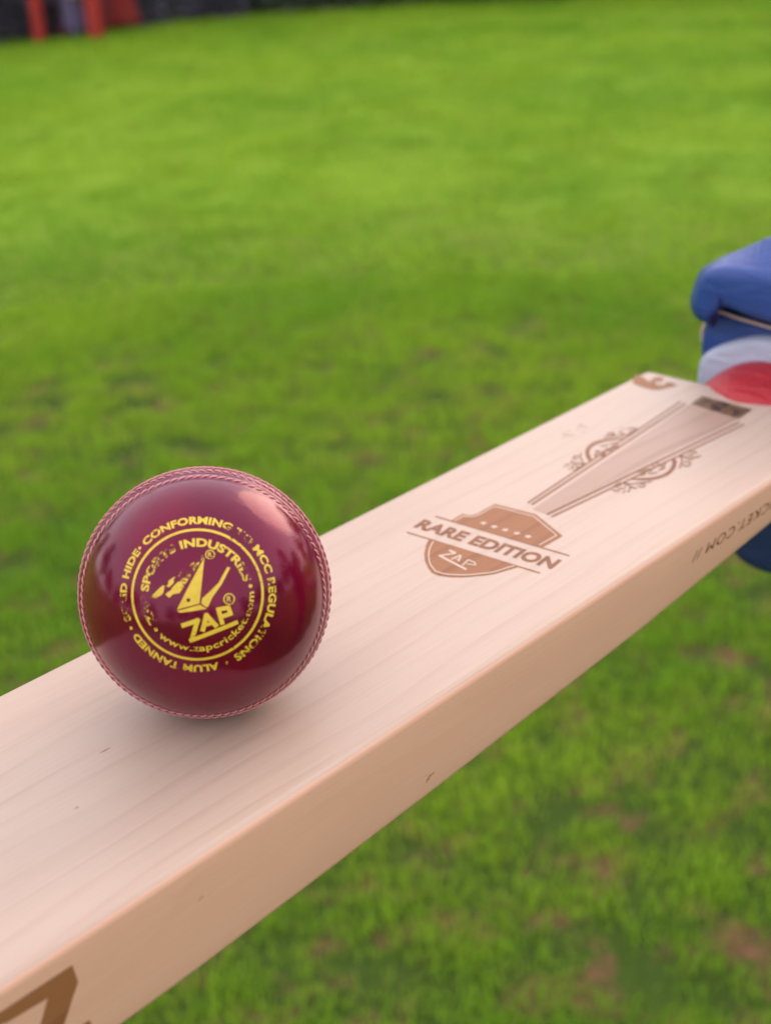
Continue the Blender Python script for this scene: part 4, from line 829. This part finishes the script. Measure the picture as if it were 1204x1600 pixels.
def cushion(name, mat, sections, parent=glove, rnd=7.0, n=64):
    """sections: list of (x, outline in (y, z)); rounded off at both ends; mm"""
    loops = [(x, smooth_loop(o, n)) for x, o in sections]
    def inset(lp, d):
        c = sum(lp, Vector((0, 0))) / len(lp); o = []
        for i, p in enumerate(lp):
            t = lp[(i+1) % len(lp)] - lp[i-1]; nn = Vector((t.y, -t.x)); nn.normalize()
            if nn.dot(p - c) > 0: nn = -nn
            o.append(p + nn * d)
        return o
    rings = []
    x0, l0 = loops[0]; x1, l1 = loops[-1]
    for k in range(5):
        a = math.pi/2 * k / 5; rings.append((x0 + rnd*(1 - math.sin(a)) - 0*rnd, inset(l0, rnd*(1 - math.cos(math.pi/2 - a)) if False else rnd*(1-math.sin(a)))))
    rings = []
    for k in range(6):
        a = math.pi/2 * k / 6.0
        rings.append((x0 - rnd*math.cos(a), inset(l0, rnd*(1 - math.sin(a)))))
    rings += loops
    for k in range(5, -1, -1):
        a = math.pi/2 * k / 6.0
        rings.append((x1 + rnd*math.cos(a), inset(l1, rnd*(1 - math.sin(a)))))
    R3 = [[((x + GO.x*1000) * MM, p.x * MM, p.y * MM) for p in lp] for x, lp in rings]
    V, F = loft(R3)
    return mesh_obj(name, V, F, mat, parent, smooth=True)
idx0 = [(33, 23), (38.5, 29), (38, 37), (35, 45), (30, 49), (20, 51), (6, 52), (-14, 52), (-38, 50), (-52, 42), (-56, 32), (-48, 27), (-20, 28), (-2, 28), (13, 30), (22, 32), (28, 30)]
idx1 = [(42, 18), (48, 23), (48, 31), (44, 42), (38, 47), (28, 53), (17, 58), (10, 62), (-10, 63), (-34, 58), (-54, 46), (-58, 34), (-50, 26), (-20, 24), (-2, 26), (15, 26), (34, 26)]
cushion('finger', M['blue'], [(336, idx0), (348, idx1), (356, [(a+3, b-3) for a, b in idx1])], rnd=6)
for j, (dx, sc, dz) in enumerate(((30, .98, 0), (58, .94, -2), (84, .84, -5))):
    o1 = [(a*sc + 2, b*sc + dz) for a, b in idx1]
    cushion('finger', M['blue'], [(336 + dx, o1), (352 + dx, o1)], rnd=6)
th0 = [(39, -6), (41, 3), (41, 11), (39.5, 17), (35.5, 23.5), (30.5, 25.2), (21, 23.6), (5, 21.8), (-20, 18), (-44, 8), (-48, -6), (-34, -12), (-10, -4), (16, -4), (30, -10)]
cushion('thumb', M['blue'], [(349, th0), (372, [(a+2, b) for a, b in th0])], rnd=4)
wh0 = [(37.5, -12), (38.5, -4), (36.5, 4.5), (27, 11.5), (13, 17.5), (1, 19.2), (-15, 19), (-30, 14), (-42, 2), (-46, -12), (-30, -20), (0, -22), (28, -19)]
cushion('palm', M['white_leather'], [(342, wh0), (362, wh0)], rnd=4)
def tube_obj(name, pts, r, mat, parent):
    P = [Vector(p) for p in pts]; Q = []
    for i in range(len(P)-1):
        a, b, c, d = P[max(i-1, 0)], P[i], P[i+1], P[min(i+2, len(P)-1)]
        for t in (0, .2, .4, .6, .8): Q.append(.5*((2*b)+(-a+c)*t+(2*a-5*b+4*c-d)*t*t+(-a+3*b-3*c+d)*t**3))
    Q.append(P[-1]); R = []
    for i, p in enumerate(Q):
        d = (Q[min(i+1, len(Q)-1)] - Q[max(i-1, 0)]).normalized(); a = d.orthogonal().normalized(); b = d.cross(a)
        R.append([tuple(((p + (a*math.cos(6.283*k/8) + b*math.sin(6.283*k/8))*r) + GO*1000) * MM) for k in range(8)])
    V, F = loft(R); return mesh_obj(name, V, F, mat, parent, smooth=True)
tube_obj('piping', [(349, 41.5, 8), (347, 40.6, 15.5), (345.5, 36, 23.5), (345, 31.4, 25.6), (345, 21, 24.1), (345, 5, 22.4), (345, -12, 20)], .8, M['piping'], glove)
# heel of the hand and gauntlet under the handle
gt0 = [(12, -60), (14, -78), (8, -88), (-4, -92), (-20, -91), (-44, -86), (-58, -72), (-60, -50), (-48, -34), (-20, -28), (2, -34), (10, -44)]
cushion('gauntlet', M['navy'], [(335, gt0), (385, [(a - 6, b - 3) for a, b in gt0])], rnd=9)
bk = [(-40, 44), (-58, 40), (-66, 10), (-66, -30), (-58, -58), (-44, -60), (-38, -30), (-36, 10)]
cushion('hand_back', M['blue'], [(342, bk), (425, bk)], rnd=8)

# ------------------------------------------------------------------ the batter, standing beyond the right edge of the picture
def person():
    J = {'pelvis': (.84, -.66, .90, .135, .11), 'waist': (.82, -.64, 1.04, .125, .10), 'chest': (.80, -.62, 1.26, .155, .115), 'neck0': (.79, -.61, 1.42, .06, .06), 'neck': (.785, -.605, 1.49, .052, .052),
         'sr': (.68, -.50, 1.37, .062, .062), 'er': (.60, -.28, 1.11, .047, .047), 'wr': (.475, -.13, 1.12, .033, .033), 'hr': (.40, -.055, 1.135, .03, .03),
         'sl': (.93, -.73, 1.37, .062, .062), 'el': (1.02, -.80, 1.10, .046, .046), 'wl': (.96, -.72, .86, .032, .032), 'hl': (.93, -.68, .77, .034, .025),
         'hipr': (.77, -.60, .84, .088, .088), 'kr': (.72, -.57, .48, .062, .062), 'ar': (.73, -.60, .09, .045, .045), 'fr': (.60, -.48, .04, .045, .035),
         'hipl': (.92, -.71, .84, .088, .088), 'kl': (.94, -.72, .48, .062, .062), 'al': (.97, -.76, .09, .045, .045), 'fl': (.88, -.62, .04, .045, .035)}
    E = [('pelvis', 'waist'), ('waist', 'chest'), ('chest', 'neck0'), ('neck0', 'neck'), ('chest', 'sr'), ('sr', 'er'), ('er', 'wr'), ('wr', 'hr'),
         ('chest', 'sl'), ('sl', 'el'), ('el', 'wl'), ('wl', 'hl'), ('pelvis', 'hipr'), ('hipr', 'kr'), ('kr', 'ar'), ('ar', 'fr'), ('pelvis', 'hipl'), ('hipl', 'kl'), ('kl', 'al'), ('al', 'fl')]
    names = list(J); me = bpy.data.meshes.new('body')
    base = Vector((.83, -.65, 0))
    me.from_pydata([tuple(Vector(J[n][:3]) - base) for n in names], [(names.index(a), names.index(b)) for a, b in E], [])
    ob = bpy.data.objects.new('body', me); COL.objects.link(ob)
    ob.modifiers.new('skin', 'SKIN'); sd = ob.modifiers.new('sub', 'SUBSURF'); sd.levels = 2
    for i, n in enumerate(names):
        v = me.skin_vertices[0].data[i]; v.radius = J[n][3:]; v.use_root = n == 'pelvis'
    dg = bpy.context.evaluated_depsgraph_get(); dg.update()
    out = bpy.data.meshes.new_from_object(ob.evaluated_get(dg)); bpy.data.objects.remove(ob, do_unlink=True)
    skin = plain('skin', (.36, .20, .13), .5); shirt = plain('dark_shirt', (.03, .035, .06), .8); trousers = plain('navy_trousers', (.02, .025, .05), .8); shoe = plain('shoe', (.5, .5, .5), .6)
    out.materials.clear()
    for m_ in (skin, shirt, trousers, shoe): out.materials.append(m_)
    for pg in out.polygons:
        c = pg.center + base; pg.use_smooth = True
        arm = (Vector((c.x, c.y, 0)) - Vector((.81, -.63, 0))).length > .23 and c.z > .7
        pg.material_index = 3 if c.z < .085 else 2 if c.z < .98 and not arm else 0 if (c.z > 1.45 or (arm and c.z < 1.2)) else 1
    r = empty('person', base); tag(r, 'batter in dark shirt standing beyond the right edge, gloved hand on the handle', 'person')
    o = bpy.data.objects.new('body', out); COL.objects.link(o); o.parent = r
    # head turned towards the bat
    f = (Vector((.0, .0, 1.3)) - Vector((.785, -.6, 1.6))).normalized(); f = Vector((f.x, f.y, -.25)).normalized()
    s_ = f.cross(Vector((0, 0, 1))).normalized(); u_ = s_.cross(f)
    bm = bmesh.new(); bmesh.ops.create_uvsphere(bm, u_segments=32, v_segments=24, radius=1)
    hc = Vector((.775, -.60, 1.60)) - base
    for v in bm.verts:
        a, b, c = v.co; w_ = 1 - .22 * max(0, -c) ** 1.5
        nose = .020 * math.exp(-((a/.16)**2 + ((c + .12)/.16)**2)) if b > 0 else 0
        eye = -.010 * (math.exp(-(((a-.36)/.16)**2 + ((c-.08)/.10)**2)) + math.exp(-(((a+.36)/.16)**2 + ((c-.08)/.10)**2))) if b > 0 else 0
        lip = .006 * math.exp(-((a/.28)**2 + ((c + .45)/.07)**2)) if b > 0 else 0
        ear = .014 * math.exp(-(((abs(a)-1)/.12)**2 + (b/.2)**2 + (c/.25)**2))
        v.co = hc + s_ * (a * .074 * w_ + math.copysign(ear, a)) + f * (b * .092 * w_ + nose + eye + lip) + u_ * c * .118
    hm = bpy.data.meshes.new('head'); bm.to_mesh(hm); bm.free(); hm.materials.append(skin)
    hair = plain('black_hair', (.012, .010, .009), .6); hm.materials.append(hair)
    for pg in hm.polygons:
        q = pg.center - hc; pg.use_smooth = True
        if q.dot(u_) > .045 - .06 * min(0, 0) and q.dot(f) < .075 or (q.dot(f) < -.02 and q.dot(u_) > -.05): pg.material_index = 1
    h = bpy.data.objects.new('head', hm); COL.objects.link(h); h.parent = r
person()
